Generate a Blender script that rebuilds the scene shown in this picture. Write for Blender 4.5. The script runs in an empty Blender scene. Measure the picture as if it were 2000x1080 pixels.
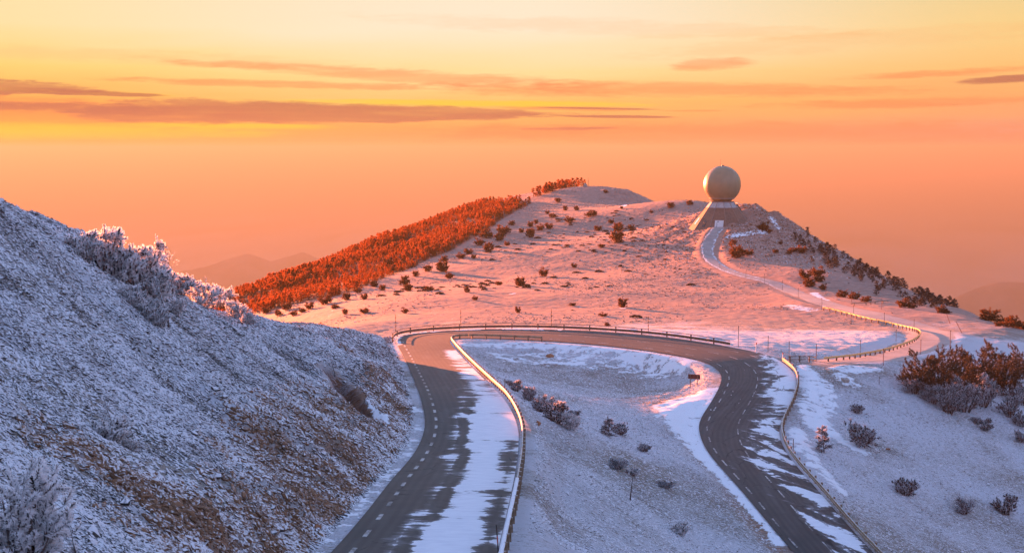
import bpy, math, random
import numpy as np
from mathutils import Vector, Matrix

random.seed(7)
RNG = np.random.default_rng(7)
S = bpy.context.scene
COL = S.collection

# ------------------------------------------------------------------ camera
FPX = 2778.0                       # focal length in pixels of a 2000 px wide frame (50 mm)
PITCH = math.radians(5.14)         # camera looks slightly down, horizon above the middle
cam = bpy.data.cameras.new('camera')
cam.lens = 36.0 * FPX / 2000.0
cam.sensor_width = 36.0
cam.clip_start = 0.5
cam.clip_end = 200000.0
co = bpy.data.objects.new('camera', cam)
co.location = (0, 0, 0)
co.rotation_euler = (math.radians(90) - PITCH, 0, 0)
COL.objects.link(co)
S.camera = co

# ------------------------------------------------------------------ exposure
EXPOSURE = 3.1
S.view_settings.view_transform = 'Standard'
S.view_settings.look = 'None'
S.view_settings.gamma = 1.0
S.view_settings.use_curve_mapping = False
S.view_settings.exposure = EXPOSURE
S.cycles.use_denoising = True
S.cycles.max_bounces = 5
S.cycles.diffuse_bounces = 2
S.cycles.transparent_max_bounces = 4
S.cycles.volume_bounces = 0

SUN_AZ = math.radians(-33.0)       # left of the view direction, just outside the frame
SUN_EL = math.radians(4.6)
SUN_DIR = Vector((math.sin(SUN_AZ) * math.cos(SUN_EL), math.cos(SUN_AZ) * math.cos(SUN_EL), math.sin(SUN_EL)))


# ------------------------------------------------------------------ node helper
class NT:
    def __init__(self, tree):
        self.t = tree
        self.n = tree.nodes
        self.l = tree.links

    def new(self, kind, **kw):
        nd = self.n.new(kind)
        for k, v in kw.items():
            setattr(nd, k, v)
        return nd

    def put(self, sock, v):
        if isinstance(v, bpy.types.NodeSocket):
            self.l.new(v, sock)
        elif isinstance(v, (tuple, list)):
            if len(v) == 3 and len(sock.default_value) == 4:
                v = (*v, 1.0)
            sock.default_value = v
        else:
            sock.default_value = v

    def m(self, op, a, b=None, c=None, clamp=False):
        nd = self.new('ShaderNodeMath', operation=op, use_clamp=clamp)
        self.put(nd.inputs[0], a)
        if b is not None:
            self.put(nd.inputs[1], b)
        if c is not None:
            self.put(nd.inputs[2], c)
        return nd.outputs[0]

    def add(self, a, b): return self.m('ADD', a, b)
    def sub(self, a, b): return self.m('SUBTRACT', a, b)
    def mul(self, a, b): return self.m('MULTIPLY', a, b)

    def step(self, v, lo, hi, a=0.0, b=1.0):
        nd = self.new('ShaderNodeMapRange', interpolation_type='SMOOTHSTEP')
        self.put(nd.inputs['Value'], v)
        self.put(nd.inputs['From Min'], lo)
        self.put(nd.inputs['From Max'], hi)
        self.put(nd.inputs['To Min'], a)
        self.put(nd.inputs['To Max'], b)
        return nd.outputs[0]

    def mix(self, f, a, b, blend='MIX'):
        nd = self.new('ShaderNodeMix', data_type='RGBA', blend_type=blend)
        self.put(nd.inputs[0], f)
        self.put(nd.inputs[6], a)
        self.put(nd.inputs[7], b)
        return nd.outputs[2]

    def noise(self, vec, scale, detail=4.0, rough=0.55, dist=0.0):
        nd = self.new('ShaderNodeTexNoise')
        if vec is not None:
            self.put(nd.inputs['Vector'], vec)
        self.put(nd.inputs['Scale'], scale)
        self.put(nd.inputs['Detail'], detail)
        self.put(nd.inputs['Roughness'], rough)
        self.put(nd.inputs['Distortion'], dist)
        return nd.outputs[0]

    def xyz(self, x, y, z):
        nd = self.new('ShaderNodeCombineXYZ')
        for i, v in enumerate((x, y, z)):
            self.put(nd.inputs[i], v)
        return nd.outputs[0]

    def sep(self, v):
        nd = self.new('ShaderNodeSeparateXYZ')
        self.put(nd.inputs[0], v)
        return nd.outputs

    def mapping(self, vec, rot=(0, 0, 0), scale=(1, 1, 1)):
        nd = self.new('ShaderNodeMapping')
        self.put(nd.inputs['Vector'], vec)
        nd.inputs['Rotation'].default_value = rot
        nd.inputs['Scale'].default_value = scale
        return nd.outputs[0]

    def attr(self, name):
        nd = self.new('ShaderNodeAttribute', attribute_name=name)
        return nd.outputs['Fac']

    def ramp(self, fac, stops):
        nd = self.new('ShaderNodeValToRGB')
        self.put(nd.inputs[0], fac)
        e = nd.color_ramp.elements
        while len(e) < len(stops):
            e.new(0.5)
        for el, (p, c) in zip(e, stops):
            el.position = p
            el.color = (*c, 1.0) if len(c) == 3 else c
        return nd.outputs[0]


def lin(r, g, b, k=1.0):
    def f(v):
        v /= 255.0
        return (v / 12.92 if v <= 0.04045 else ((v + 0.055) / 1.055) ** 2.4) * k
    return (f(r), f(g), f(b))


# ------------------------------------------------------------------ world: dusk sky
W = bpy.data.worlds.new('World')
S.world = W
W.use_nodes = True
W.node_tree.nodes.clear()
w = NT(W.node_tree)
KS = 1.0 / 2 ** EXPOSURE


def sk(r, g, b, k=1.0):
    return lin(r, g, b, KS * k)


geo = w.new('ShaderNodeTexCoord')
dx, dy, dz = w.sep(geo.outputs['Generated'])
DEG = 57.29578
az = w.mul(w.m('ARCTAN2', dx, dy), DEG)                       # degrees, 0 straight ahead, right positive
el = w.mul(w.m('ARCSINE', dz), DEG)
cirrus = w.noise(w.xyz(w.mul(az, 0.055), w.mul(el, 0.62), 3.1), 1.0, 5.0, 0.55, 0.4)
elw = w.add(el, w.mul(w.sub(cirrus, 0.5), 1.7))               # gently warped elevation makes soft streaks
t = w.m('DIVIDE', w.add(elw, 6.0), 20.0, clamp=True)          # -6 deg .. 14 deg


def e2t(e):
    return (e + 6.0) / 20.0


left = w.ramp(t, [(e2t(-6), sk(250, 150, 84)), (e2t(-2.2), sk(255, 158, 76)), (e2t(-0.4), sk(255, 166, 74)),
                  (e2t(0.7), sk(255, 190, 56)), (e2t(1.7), sk(255, 170, 82)), (e2t(3.0), sk(255, 214, 116)),
                  (e2t(4.6), sk(255, 228, 165)), (e2t(7.5), sk(252, 226, 176)), (e2t(14), sk(214, 205, 190))])
midc = w.ramp(t, [(e2t(-6), sk(238, 142, 108)), (e2t(-2.2), sk(255, 160, 110)), (e2t(-0.4), sk(255, 164, 106)),
                  (e2t(0.7), sk(255, 168, 98)), (e2t(1.9), sk(255, 196, 108)), (e2t(3.0), sk(255, 226, 158)),
                  (e2t(4.6), sk(255, 238, 208)), (e2t(7.5), sk(250, 232, 205)), (e2t(14), sk(200, 200, 206))])
right = w.ramp(t, [(e2t(-6), sk(196, 124, 118)), (e2t(-2.2), sk(232, 148, 128)), (e2t(-0.4), sk(240, 156, 126)),
                   (e2t(0.7), sk(240, 158, 128)), (e2t(1.9), sk(255, 176, 110)), (e2t(3.0), sk(255, 196, 120)),
                   (e2t(4.6), sk(250, 212, 140)), (e2t(7.5), sk(222, 208, 160)), (e2t(14), sk(178, 190, 205))])
warm = w.mix(w.step(az, -24.0, -1.0), left, midc)
warm = w.mix(w.step(az, 0.0, 21.0), warm, right)
# away from the sun the horizon cools to a dusty mauve
anti = w.ramp(t, [(e2t(-6), sk(120, 108, 140)), (e2t(0), sk(176, 140, 160)), (e2t(4), sk(190, 160, 178)),
                  (e2t(14), sk(150, 160, 205))])
off = w.m('ABSOLUTE', w.sub(az, -20.0))
warm = w.mix(w.step(off, 45.0, 130.0), warm, anti)
# upper dome: physical twilight sky
nish = w.new('ShaderNodeTexSky', sky_type='NISHITA')
nish.sun_disc = False
nish.sun_elevation = SUN_EL
nish.sun_rotation = SUN_AZ
nish.altitude = 1900.0
nish.air_density = 1.0
nish.dust_density = 0.6
nish.ozone_density = 2.0
NISH_K = 0.068
upper = w.mix(1.0, nish.outputs[0], (NISH_K * 2.05, NISH_K * 1.40, NISH_K * 1.40), 'MULTIPLY')
sky = w.mix(w.step(el, 7.0, 30.0), warm, upper)

# cloud banks and one painted river glint (azimuth, elevation in degrees)
ragged = w.noise(w.xyz(w.mul(az, 0.35), w.mul(el, 2.2), 9.0), 1.0, 6.0, 0.62, 0.2)
ragged = w.add(w.mul(w.sub(ragged, 0.5), 1.5), w.mul(w.sub(w.noise(w.xyz(w.mul(az, 1.1), w.mul(el, 9.0), 4.0), 1.0, 5.0, 0.65), 0.5), 1.1))


streak = w.step(w.noise(w.xyz(w.mul(az, 0.16), w.mul(el, 3.6), 21.0), 1.0, 5.0, 0.6, 0.3), 0.25, 0.60, 0.60, 1.0)


def cloud(px, py, half_w, half_h, tilt, rag, soft, taper=0.0):
    a0 = (px - 1000) * 0.0204
    e0 = (290 - py) * 0.0206
    wa, we = half_w * 0.0204, half_h * 0.0206
    u = w.m('DIVIDE', w.sub(az, a0), wa)
    base = w.sub(w.sub(el, e0), w.mul(w.sub(az, a0), tilt))
    hh = w.mul(w.m('SUBTRACT', 1.0, w.mul(u, taper)), we)
    v = w.m('DIVIDE', base, w.m('MAXIMUM', hh, 0.02))
    d2 = w.add(w.m('POWER', w.m('ABSOLUTE', u), 2.6), w.m('POWER', w.m('ABSOLUTE', v), 2.0))
    d2 = w.add(d2, w.mul(ragged, rag))
    return w.mul(w.step(d2, 1.0 + soft, 1.0 - soft), streak)


grey_clouds = [(640, 222, 470, 19, -0.006, 1.3, 0.35, 0.45), (60, 214, 330, 9, -0.02, 2.0, 0.7, -0.2), (10, 176, 200, 15, -0.03, 2.2, 0.45, 0.5), (190, 187, 130, 5, -0.03, 1.8, 0.6, 0.2), (1100, 252, 90, 3, 0.01, 1.6, 0.8, 0.0), (1165, 213, 110, 2.0, -0.02, 1.2, 0.8, 0.0),
               (1990, 161, 130, 7, 0.05, 1.2, 0.5, 0.0), (1210, 229, 110, 2.6, -0.01, 0.8, 0.5, 0.0)]
peach_clouds = [(1330, 178, 430, 13, -0.012, 2.0, 0.9, 0.2), (1395, 129, 75, 10, 0.05, 1.8, 0.8, 0.0),
                (90, 222, 420, 24, -0.02, 2.4, 0.7, 0.2), (760, 150, 420, 11, -0.06, 2.5, 1.0, -0.3),
                (1110, 213, 130, 4, -0.02, 1.0, 0.7, 0.0), (1010, 258, 130, 12, 0.0, 2.0, 1.0, 0.0),
                (1500, 262, 620, 20, 0.0, 2.6, 1.0, 0.0), (1760, 205, 260, 8, 0.02, 2.6, 1.0, 0.0), (1350, 218, 60, 2, 0.0, 1.4, 0.8, 0.0), (560, 168, 300, 6, -0.02, 2.6, 1.0, 0.0), (1850, 150, 200, 6, 0.04, 2.6, 1.0, 0.0)]
faint_clouds = [(1650, 90, 380, 16, 0.05, 3.0, 1.0, 0.0), (1200, 60, 420, 14, -0.04, 3.0, 1.0, 0.0), (300, 120, 420, 12, -0.03, 3.0, 1.0, 0.0)]
gold = [(60, 258, 420, 14, -0.01, 2.2, 0.9, 0.3), (450, 247, 200, 5, -0.012, 1.4, 0.8, 0.0),
        (900, 203, 330, 6, -0.01, 1.6, 0.9, 0.0), (160, 186, 160, 4, -0.03, 1.6, 0.8, 0.0),
        (430, 418, 60, 0.8, 0.0, 0.5, 0.6, 0.0)]  # last streak, below the horizon, is a painted glint of the river
for c in faint_clouds:
    sky = w.mix(w.mul(cloud(*c), 0.22), sky, sk(252, 176, 112))
for c in peach_clouds:
    sky = w.mix(w.mul(cloud(*c), 0.55), sky, sk(250, 138, 88))
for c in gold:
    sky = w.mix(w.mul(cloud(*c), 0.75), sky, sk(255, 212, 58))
for c in grey_clouds:
    sky = w.mix(w.mul(cloud(*c), 0.86), sky, sk(188, 112, 90))
bg = w.new('ShaderNodeBackground')
w.put(bg.inputs[0], sky)
bg.inputs[1].default_value = 1.0
wo = w.new('ShaderNodeOutputWorld')
w.l.new(bg.outputs[0], wo.inputs[0])

# ------------------------------------------------------------------ sun
sl = bpy.data.lights.new('sun', 'SUN')
sl.energy = 5.0
sl.angle = math.radians(0.6)
sl.color = (1.0, 0.25, 0.085)
so = bpy.data.objects.new('sun', sl)
so.rotation_euler = SUN_DIR.to_track_quat('Z', 'Y').to_euler()
so.location = (-200, 300, 60)
COL.objects.link(so)


# ------------------------------------------------------------------ survey: picture rays to world points
def ray(px, py):
    a = (px - 1000) / FPX
    b = (540 - py) / FPX
    return np.array([a, math.cos(PITCH) + b * math.sin(PITCH), -math.sin(PITCH) + b * math.cos(PITCH)])


def P(px, py, D):
    d = ray(px, py)
    return d * (D / d[1])


def vnoise(x, y, seed=0):
    xi = np.floor(x).astype(np.int64)
    yi = np.floor(y).astype(np.int64)
    fx = x - xi
    fy = y - yi
    fx = fx * fx * fx * (fx * (fx * 6 - 15) + 10)
    fy = fy * fy * fy * (fy * (fy * 6 - 15) + 10)

    def h(a, b):
        n = (a * 374761393 + b * 668265263 + seed * 1442695041) & 0xFFFFFFFF
        n = ((n ^ (n >> 13)) * 1274126177) & 0xFFFFFFFF
        return ((n ^ (n >> 16)) & 0xFFFF) / 32767.5 - 1.0
    v00, v10, v01, v11 = h(xi, yi), h(xi + 1, yi), h(xi, yi + 1), h(xi + 1, yi + 1)
    return (v00 * (1 - fx) + v10 * fx) * (1 - fy) + (v01 * (1 - fx) + v11 * fx) * fy


def fbm(x, y, octaves=4, seed=0, gain=0.5):
    s = np.zeros_like(x)
    a = 1.0
    for i in range(octaves):
        c, sn = math.cos(0.6 * i), math.sin(0.6 * i)
        s += a * vnoise((x * c - y * sn) * 2 ** i, (x * sn + y * c) * 2 ** i, seed + i)
        a *= gain
    return s


def sstep(e0, e1, x):
    t_ = np.clip((x - e0) / (e1 - e0), 0, 1)
    return t_ * t_ * (3 - 2 * t_)


# ------------------------------------------------------------------ road alignment: (outer edge, inner edge)
ST = [((545, 1180, 54), (950, 1180, 54)), ((650, 1075, 65), (972, 1075, 65)), ((715, 1000, 74), (990, 1000, 74)),
      ((762, 940, 86), (1003, 940, 86)), ((812, 880, 102), (1012, 880, 101)), ((830, 830, 114), (1010, 830, 113)),
      ((822, 780, 128), (985, 780, 128)), ((808, 740, 150), (945, 740, 149)), ((790, 700, 178), (905, 700, 176)),
      ((776, 672, 196), (879, 670, 193)), ((775, 658, 205), (881, 664, 196.5)), ((805, 650, 210.5), (889, 661, 198.5)),
      ((900, 644, 213), (925, 660, 200)), ((1000, 642, 213), (1000, 662, 200)), ((1150, 646, 210), (1120, 669, 197)),
      ((1300, 658, 205.5), (1230, 680, 192)), ((1440, 680, 197), (1330, 695, 185.5)), ((1510, 697, 190.5), (1385, 710, 180.5)),
      ((1548, 725, 182), (1408, 730, 175.5)), ((1555, 750, 175), (1407, 750, 169.5)), ((1545, 785, 166), (1392, 780, 162.5)),
      ((1525, 825, 156.5), (1367, 820, 154.5)), ((1522, 850, 151), (1366, 845, 150)), ((1540, 890, 143), (1384, 885, 143)),
      ((1600, 960, 131.5), (1450, 960, 131.5)), ((1665, 1035, 122), (1512, 1035, 122)), ((1712, 1085, 117.5), (1556, 1085, 117.5)),
      ((1810, 1180, 109.5), (1650, 1180, 109.5))]
EO = np.array([P(*a) for a, b in ST])
EI = np.array([P(*b) for a, b in ST])


def catmull(pts, step=0.5):
    pts = np.asarray(pts, float)
    q = np.vstack([2 * pts[0] - pts[1], pts, 2 * pts[-1] - pts[-2]])
    out = []
    for i in range(1, len(q) - 2):
        n = max(2, int(np.linalg.norm(q[i + 1] - q[i]) / step))
        tt = np.linspace(0, 1, n, endpoint=False)[:, None]
        p0, p1, p2, p3 = q[i - 1], q[i], q[i + 1], q[i + 2]
        out.append(0.5 * ((2 * p1) + (-p0 + p2) * tt + (2 * p0 - 5 * p1 + 4 * p2 - p3) * tt ** 2 + (-p0 + 3 * p1 - 3 * p2 + p3) * tt ** 3))
    out.append(q[-2][None])
    return np.vstack(out)


def smooth(a, n):
    for _ in range(n):
        b = a.copy()
        b[1:-1] = 0.25 * a[:-2] + 0.5 * a[1:-1] + 0.25 * a[2:]
        a = b
    return a


def resample(a, step):
    d = np.r_[0, np.cumsum(np.linalg.norm(np.diff(a, axis=0), axis=1))]
    s = np.arange(0, d[-1], step)
    return np.stack([np.interp(s, d, a[:, k]) for k in range(a.shape[1])], 1)


both = catmull(np.hstack([EO, EI]), 0.7)
both = smooth(both, 30)
cc = 0.5 * (both[:, :3] + both[:, 3:])
dd = np.r_[0, np.cumsum(np.linalg.norm(np.diff(cc, axis=0), axis=1))]
RU = np.arange(0, dd[-1], 0.5)
RO = np.stack([np.interp(RU, dd, both[:, k]) for k in range(3)], 1)
RI = np.stack([np.interp(RU, dd, both[:, k + 3]) for k in range(3)], 1)
RC = 0.5 * (RO + RI)
RHW = 0.5 * np.linalg.norm((RO - RI)[:, :2], axis=1)


def road_u(px, py):
    """station along the road nearest to a picture point of its centre line"""
    best, bu = 1e9, 0
    for i in range(len(RU)):
        p = RC[i]
        zc = p[1] * math.cos(PITCH) - p[2] * math.sin(PITCH)
        yc = p[1] * math.sin(PITCH) + p[2] * math.cos(PITCH)
        q = (1000 + FPX * p[0] / zc - px) ** 2 + (540 - FPX * yc / zc - py) ** 2
        if q < best:
            best, bu = q, RU[i]
    return bu


def road_at(u, v, lift=0.0):
    """u metres along, v 0 outer edge .. 1 inner edge"""
    o = np.array([np.interp(u, RU, RO[:, k]) for k in range(3)])
    i = np.array([np.interp(u, RU, RI[:, k]) for k in range(3)])
    return o * (1 - v) + i * v + np.array([0, 0, lift])


# ------------------------------------------------------------------ terrain control points
CP = []
for i, (a, b) in enumerate(ST):
    CP += [P(*a), P(*b)]
for q in [  # left foreground slope
        (0, 1080, 38), (100, 1050, 42), (300, 1000, 51), (480, 1060, 55), (560, 1000, 61.5), (0, 900, 49), (200, 900, 56), (400, 900, 63),
        (500, 850, 79), (660, 900, 84), (0, 700, 61), (200, 700, 71), (400, 720, 83), (600, 760, 108), (700, 800, 106), (770, 800, 119),
        (0, 540, 72), (0, 404, 82), (150, 466, 90), (150, 580, 82), (330, 545, 102), (330, 640, 94), (500, 618, 128), (500, 690, 108), (640, 650, 149),
        (700, 654, 154), (700, 700, 127), (745, 657, 174), (720, 680, 146), (768, 740, 139),
        # slope between the two legs of the hairpin
        (1000, 690, 194), (1100, 700, 192), (1100, 760, 174), (950, 690, 190), (1000, 740, 171), (1300, 760, 177), (1300, 730, 186), (1280, 710, 193), (1200, 850, 140),
        (1350, 900, 136), (1300, 1000, 117), (1060, 860, 122), (1100, 900, 117), (1100, 1000, 94), (1060, 1040, 83), (1100, 1080, 80), (1250, 1080, 95), (1450, 1040, 119), (1350, 1080, 106),
        (1345, 740, 181), (1370, 780, 165),
        # slope below the right leg
        (2000, 1080, 140), (1850, 830, 170), (1990, 800, 182), (1700, 900, 148), (1800, 1000, 139), (1700, 760, 176), (1600, 720, 184), (1640, 860, 156),
        (1900, 930, 155), (1760, 1080, 123), (1750, 722, 188), (1900, 735, 196),
        # plateau, car park and path
        (1700, 713, 190), (1650, 700, 196), (1560, 690, 198), (1750, 650, 240), (1850, 660, 235), (1980, 680, 232), (1700, 600, 300), (1600, 640, 255), (1480, 650, 232),
        (1500, 560, 345), (1400, 520, 385), (1390, 480, 415), (1400, 446, 434), (1560, 578, 322), (1650, 590, 310), (1830, 640, 262), (1900, 620, 285), (2000, 645, 262),
        # ground rising round the radar dome and the right hand ridge
        (1345, 460, 436), (1440, 430, 446), (1460, 400, 462), (1500, 412, 456), (1500, 470, 415), (1580, 460, 435), (1560, 510, 385), (1600, 540, 355), (1700, 525, 392), (1690, 575, 335),
        (1800, 575, 352), (1800, 598, 318), (1890, 606, 318), (1640, 492, 415),
        # far hillside
        (640, 645, 262), (800, 640, 262), (1000, 630, 262), (1200, 640, 250), (1350, 640, 242), (1000, 600, 300), (700, 600, 318), (600, 606, 345), (510, 612, 378),
        (1000, 560, 350), (850, 560, 380), (1200, 560, 345), (1350, 560, 350), (1300, 500, 415), (1200, 500, 425), (1000, 500, 440), (850, 510, 450), (700, 555, 400),
        (1200, 450, 500), (1000, 450, 520), (1300, 440, 490), (1000, 412, 580), (900, 460, 510), (800, 520, 450), (600, 575, 395),
        (1040, 395, 600), (1110, 368, 650), (1150, 363, 655), (1200, 371, 610), (1240, 402, 575), (1300, 402, 555), (1365, 393, 535), (1340, 420, 500),
        (970, 392, 640), (850, 434, 600), (740, 474, 560), (600, 532, 505), (450, 582, 440), (700, 510, 520), (560, 570, 440)]:
    CP.append(P(*q))
CP += [np.array(q, float) for q in [
    # behind the camera and under the frame
    (0, -10, -2.5), (0, 8, -4.5), (-12, 12, -4.5), (12, 20, -12), (-8, 30, -10.5), (2, 45, -17), (20, 60, -27), (30, 85, -34), (45, 105, -41), (70, 110, -46), (40, 40, -34), (0, -40, 2),
    # left hill rising out of the frame
    (-40, 60, 1), (-48, 84, 3), (-30, 30, -1), (-60, 60, 9), (-60, 100, 1), (-70, 130, -8), (-70, 20, 12), (-36, 104, -5.5), (-44, 130, -14),
    (-34, 140, -18), (-40, 180, -30), (-28, 190, -29), (-25, 220, -33), (-60, 220, -42), (-50, 260, -42), (-35, 240, -36), (-80, 180, -38), (-110, 240, -62), (-90, 320, -60), (-120, 380, -72), (-130, 130, -20), (-150, 60, 0),
    # beyond the crests
    (-170, 480, -100), (-190, 620, -120), (-140, 620, -85), (-90, 680, -62), (-60, 620, -44), (-120, 520, -68), (-30, 720, -50), (30, 740, -42), (60, 720, -40), (75, 660, -34), (90, 600, -38), (90, 560, -32), (110, 520, -42),
    (100, 470, -34), (115, 440, -48), (130, 400, -60), (130, 350, -62), (125, 300, -58), (140, 260, -60), (120, 230, -46), (110, 290, -42), (130, 200, -52), (95, 180, -40), (100, 140, -46), (150, 320, -80), (160, 450, -90), (160, 600, -90)]]
CP = np.array(CP)


def tps_fit(xy, z, lam):
    n = len(xy)
    r2 = ((xy[:, None] - xy[None]) ** 2).sum(-1)
    K = 0.5 * r2 * np.log(r2 + 1e-9)
    K[np.diag_indices(n)] = 0
    A = np.zeros((n + 3, n + 3))
    A[:n, :n] = K + lam * np.eye(n)
    A[:n, n] = 1
    A[:n, n + 1:] = xy
    A[n, :n] = 1
    A[n + 1:, :n] = xy.T
    return np.linalg.solve(A, np.r_[z, 0, 0, 0])


TSC = 100.0
tw = tps_fit(CP[:, :2] / TSC, CP[:, 2], 2e-3)


def tps(x, y):
    out = np.empty(x.size)
    xf, yf = x.ravel() / TSC, y.ravel() / TSC
    n = len(CP)
    for s in range(0, x.size, 40000):
        e = s + 40000
        r2 = (xf[s:e, None] - CP[None, :, 0] / TSC) ** 2 + (yf[s:e, None] - CP[None, :, 1] / TSC) ** 2
        out[s:e] = (0.5 * r2 * np.log(r2 + 1e-9)) @ tw[:n] + tw[n] + tw[n + 1] * xf[s:e] + tw[n + 2] * yf[s:e]
    return out.reshape(x.shape)


# ------------------------------------------------------------------ ground grid: fine near the road, coarse to the horizon
def axis(lo, hi, step, far_lo, far_hi, g_near, near_ext, g_far):
    mid = np.arange(lo, hi, step)

    def grow(limit):
        d, s, o = 0.0, step, []
        while d < limit:
            s *= g_near if d < near_ext else g_far
            d += s
            o.append(d)
        return np.array(o)
    a = grow(far_hi)
    b = grow(far_lo)
    return np.r_[lo - b[::-1], mid, mid[-1] + a]


GX = axis(-46, 72, 0.42, 75000, 75000, 1.018, 130, 1.16)
yf = [225.0]
stp = 0.42
while yf[-1] < 720:
    stp *= 1.0034
    yf.append(yf[-1] + stp)
while yf[-1] < 80000:
    stp *= 1.13
    yf.append(yf[-1] + stp)
yb = [28.0]
stp = 0.5
while yb[-1] > -1500:
    stp *= 1.2
    yb.append(yb[-1] - stp)
GY = np.r_[np.array(yb[::-1]), np.arange(28.42, 224.9, 0.42), np.array(yf)]
X, Y = np.meshgrid(GX, GY, indexing='xy')
PLAIN = -1420.0
CX0, CX1, CY0, CY1 = -175.0, 155.0, -30.0, 730.0
Xc, Yc = np.clip(X, CX0, CX1), np.clip(Y, CY0, CY1)
Z = np.empty_like(X)
core = (X >= CX0) & (X <= CX1) & (Y >= CY0) & (Y <= CY1)
Z[core] = tps(X[core], Y[core])
# beyond the surveyed part the mountain falls away to the plain
Zi = tps(Xc[~core], Yc[~core])
rr = np.hypot(X - Xc, Y - Yc)[~core]
hn = fbm(X[~core] / 2600.0, Y[~core] / 2600.0, 5, 11)
plain = PLAIN + 40 * hn
fall = Zi - 0.42 * rr + 0.10 * np.minimum(rr, 900) * fbm(X[~core] / 300.0, Y[~core] / 300.0, 3, 5)
Z[~core] = np.maximum(fall, plain)


def grid_z(x, y, A):
    ix = np.clip(np.searchsorted(GX, x) - 1, 0, len(GX) - 2)
    iy = np.clip(np.searchsorted(GY, y) - 1, 0, len(GY) - 2)
    fx = (x - GX[ix]) / (GX[ix + 1] - GX[ix])
    fy = (y - GY[iy]) / (GY[iy + 1] - GY[iy])
    return (A[iy, ix] * (1 - fx) + A[iy, ix + 1] * fx) * (1 - fy) + (A[iy + 1, ix] * (1 - fx) + A[iy + 1, ix + 1] * fx) * fy


def G(px, py, A=None, y0=30.0):
    """ground point seen at a picture point"""
    d = ray(px, py)
    ys = np.concatenate([np.arange(y0, 240, 0.5), np.arange(240, 720, 1.0)])
    zz = grid_z(ys * d[0] / d[1], ys, Z if A is None else A)
    hit = np.nonzero(ys * d[2] / d[1] < zz)[0]
    if len(hit) == 0:
        gap = zz - ys * d[2] / d[1]
        i = int(np.argmax(np.where(ys > 60, gap, -1e9)))
        return np.array([ys[i] * d[0] / d[1], ys[i], zz[i]])
    i = hit[0]
    a, b = ys[max(i - 1, 0)], ys[i]
    for _ in range(12):
        m_ = 0.5 * (a + b)
        if m_ * d[2] / d[1] < grid_z(np.array([m_ * d[0] / d[1]]), np.array([m_]), Z if A is None else A)[0]:
            b = m_
        else:
            a = m_
    return np.array([b * d[0] / d[1], b, grid_z(np.array([b * d[0] / d[1]]), np.array([b]), Z if A is None else A)[0]])


def poly_dist(x, y, pts):
    """distance of points to a polyline, nearest index"""
    best = np.full(x.shape, 1e9)
    idx = np.zeros(x.shape, int)
    for i, p in enumerate(pts):
        d2 = (x - p[0]) ** 2 + (y - p[1]) ** 2
        k = d2 < best
        best[k] = d2[k]
        idx[k] = i
    return np.sqrt(best), idx


# ------------------------------------------------------------------ relief
near = (X > -70) & (X < 110) & (Y > 20) & (Y < 300)
rx, ry = X[near], Y[near]
rd = np.full(X.shape, 99.0)
ri = np.zeros(X.shape, int)
d_, i_ = poly_dist(rx, ry, RC[::2])
rd[near] = d_
ri[near] = i_ * 2
side = np.zeros(X.shape)                                       # >0 outer side
ov = (RO - RI)[:, :2]
ov /= np.linalg.norm(ov, axis=1)[:, None]
side[near] = (rx - RC[ri[near], 0]) * ov[ri[near], 0] + (ry - RC[ri[near], 1]) * ov[ri[near], 1]

# nearest point of the road surface itself
NV = 15
vv = np.linspace(0, 1, NV)
road_v = (RO[:, None] * (1 - vv)[None, :, None] + RI[:, None] * vv[None, :, None])
road_v[..., 2] += 0.012 + 0.03 * (1 - (2 * vv - 1) ** 2)[None]
rpts = road_v[::2, ::2].reshape(-1, 3)
close = near & (rd < RHW[ri] + 5.0)
dr = np.full(X.shape, 99.0)
bedz = np.zeros(X.shape)
d_, i_ = poly_dist(X[close], Y[close], rpts)
dr[close] = d_
bedz[close] = rpts[i_, 2] - 0.10

# foot path from the car park up to the dome
PATH = [(1404, 444, 2.2), (1392, 458, 2.0), (1382, 480, 2.0), (1384, 500, 2.0), (1398, 515, 2.0), (1425, 529, 2.0), (1465, 541, 2.1), (1510, 552, 2.4), (1555, 572, 2.6),
        (1605, 590, 2.8), (1660, 603, 3.0), (1720, 618, 3.2), (1775, 632, 3.4), (1818, 648, 4.2), (1815, 664, 4.4), (1775, 682, 4.4), (1720, 697, 4.0), (1660, 703, 3.0), (1600, 706, 2.0)]
pw = np.array([np.r_[G(a, b), c] for a, b, c in PATH])
pw = smooth(catmull(pw, 0.8), 12)
PTH = resample(pw, 0.6)
farm = (X > -10) & (X < 110) & (Y > 175) & (Y < 460)
pd = np.full(X.shape, 99.0)
pi = np.zeros(X.shape, int)
d_, i_ = poly_dist(X[farm], Y[farm], PTH)
pd[farm] = d_
pi[farm] = i_

lump = fbm(X / 9.0, Y / 9.0, 3, 21)
rough = fbm(X / 1.7, Y / 1.7, 3, 31)
micro = fbm(X / 0.8, Y / 0.8, 2, 41)
big = fbm(X / 38.0, Y / 38.0, 3, 51)
inner = core.astype(float)
leftw = sstep(-6.0, -14.0, X) * sstep(210, 150, Y) * inner      # scree slope on the left
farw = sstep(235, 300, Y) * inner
hump = np.exp(-(((X - 82) / 26) ** 2 + ((Y - 452) / 30) ** 2))  # rocky mound right of the dome
clear = sstep(0.8, 2.8, dr)
relief = 0.10 * lump + 0.07 * rough + 0.045 * micro
relief += leftw * (0.22 * lump + 0.10 * rough + 0.05 * micro)
relief += farw * (-0.02 * lump + 0.35 * big - 0.05 * rough) * (1 - 0.6 * hump)
crag = np.exp(-(((X - 48) / 9) ** 2 + ((Y - 600) / 22) ** 2)) + 0.8 * np.exp(-(((X - 88) / 12) ** 2 + ((Y - 540) / 26) ** 2))
relief += crag * (1.3 * np.abs(fbm(X / 5.0, Y / 7.0, 4, 64)) + 0.5 * fbm(X / 2.2, Y / 2.2, 3, 65))
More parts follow.
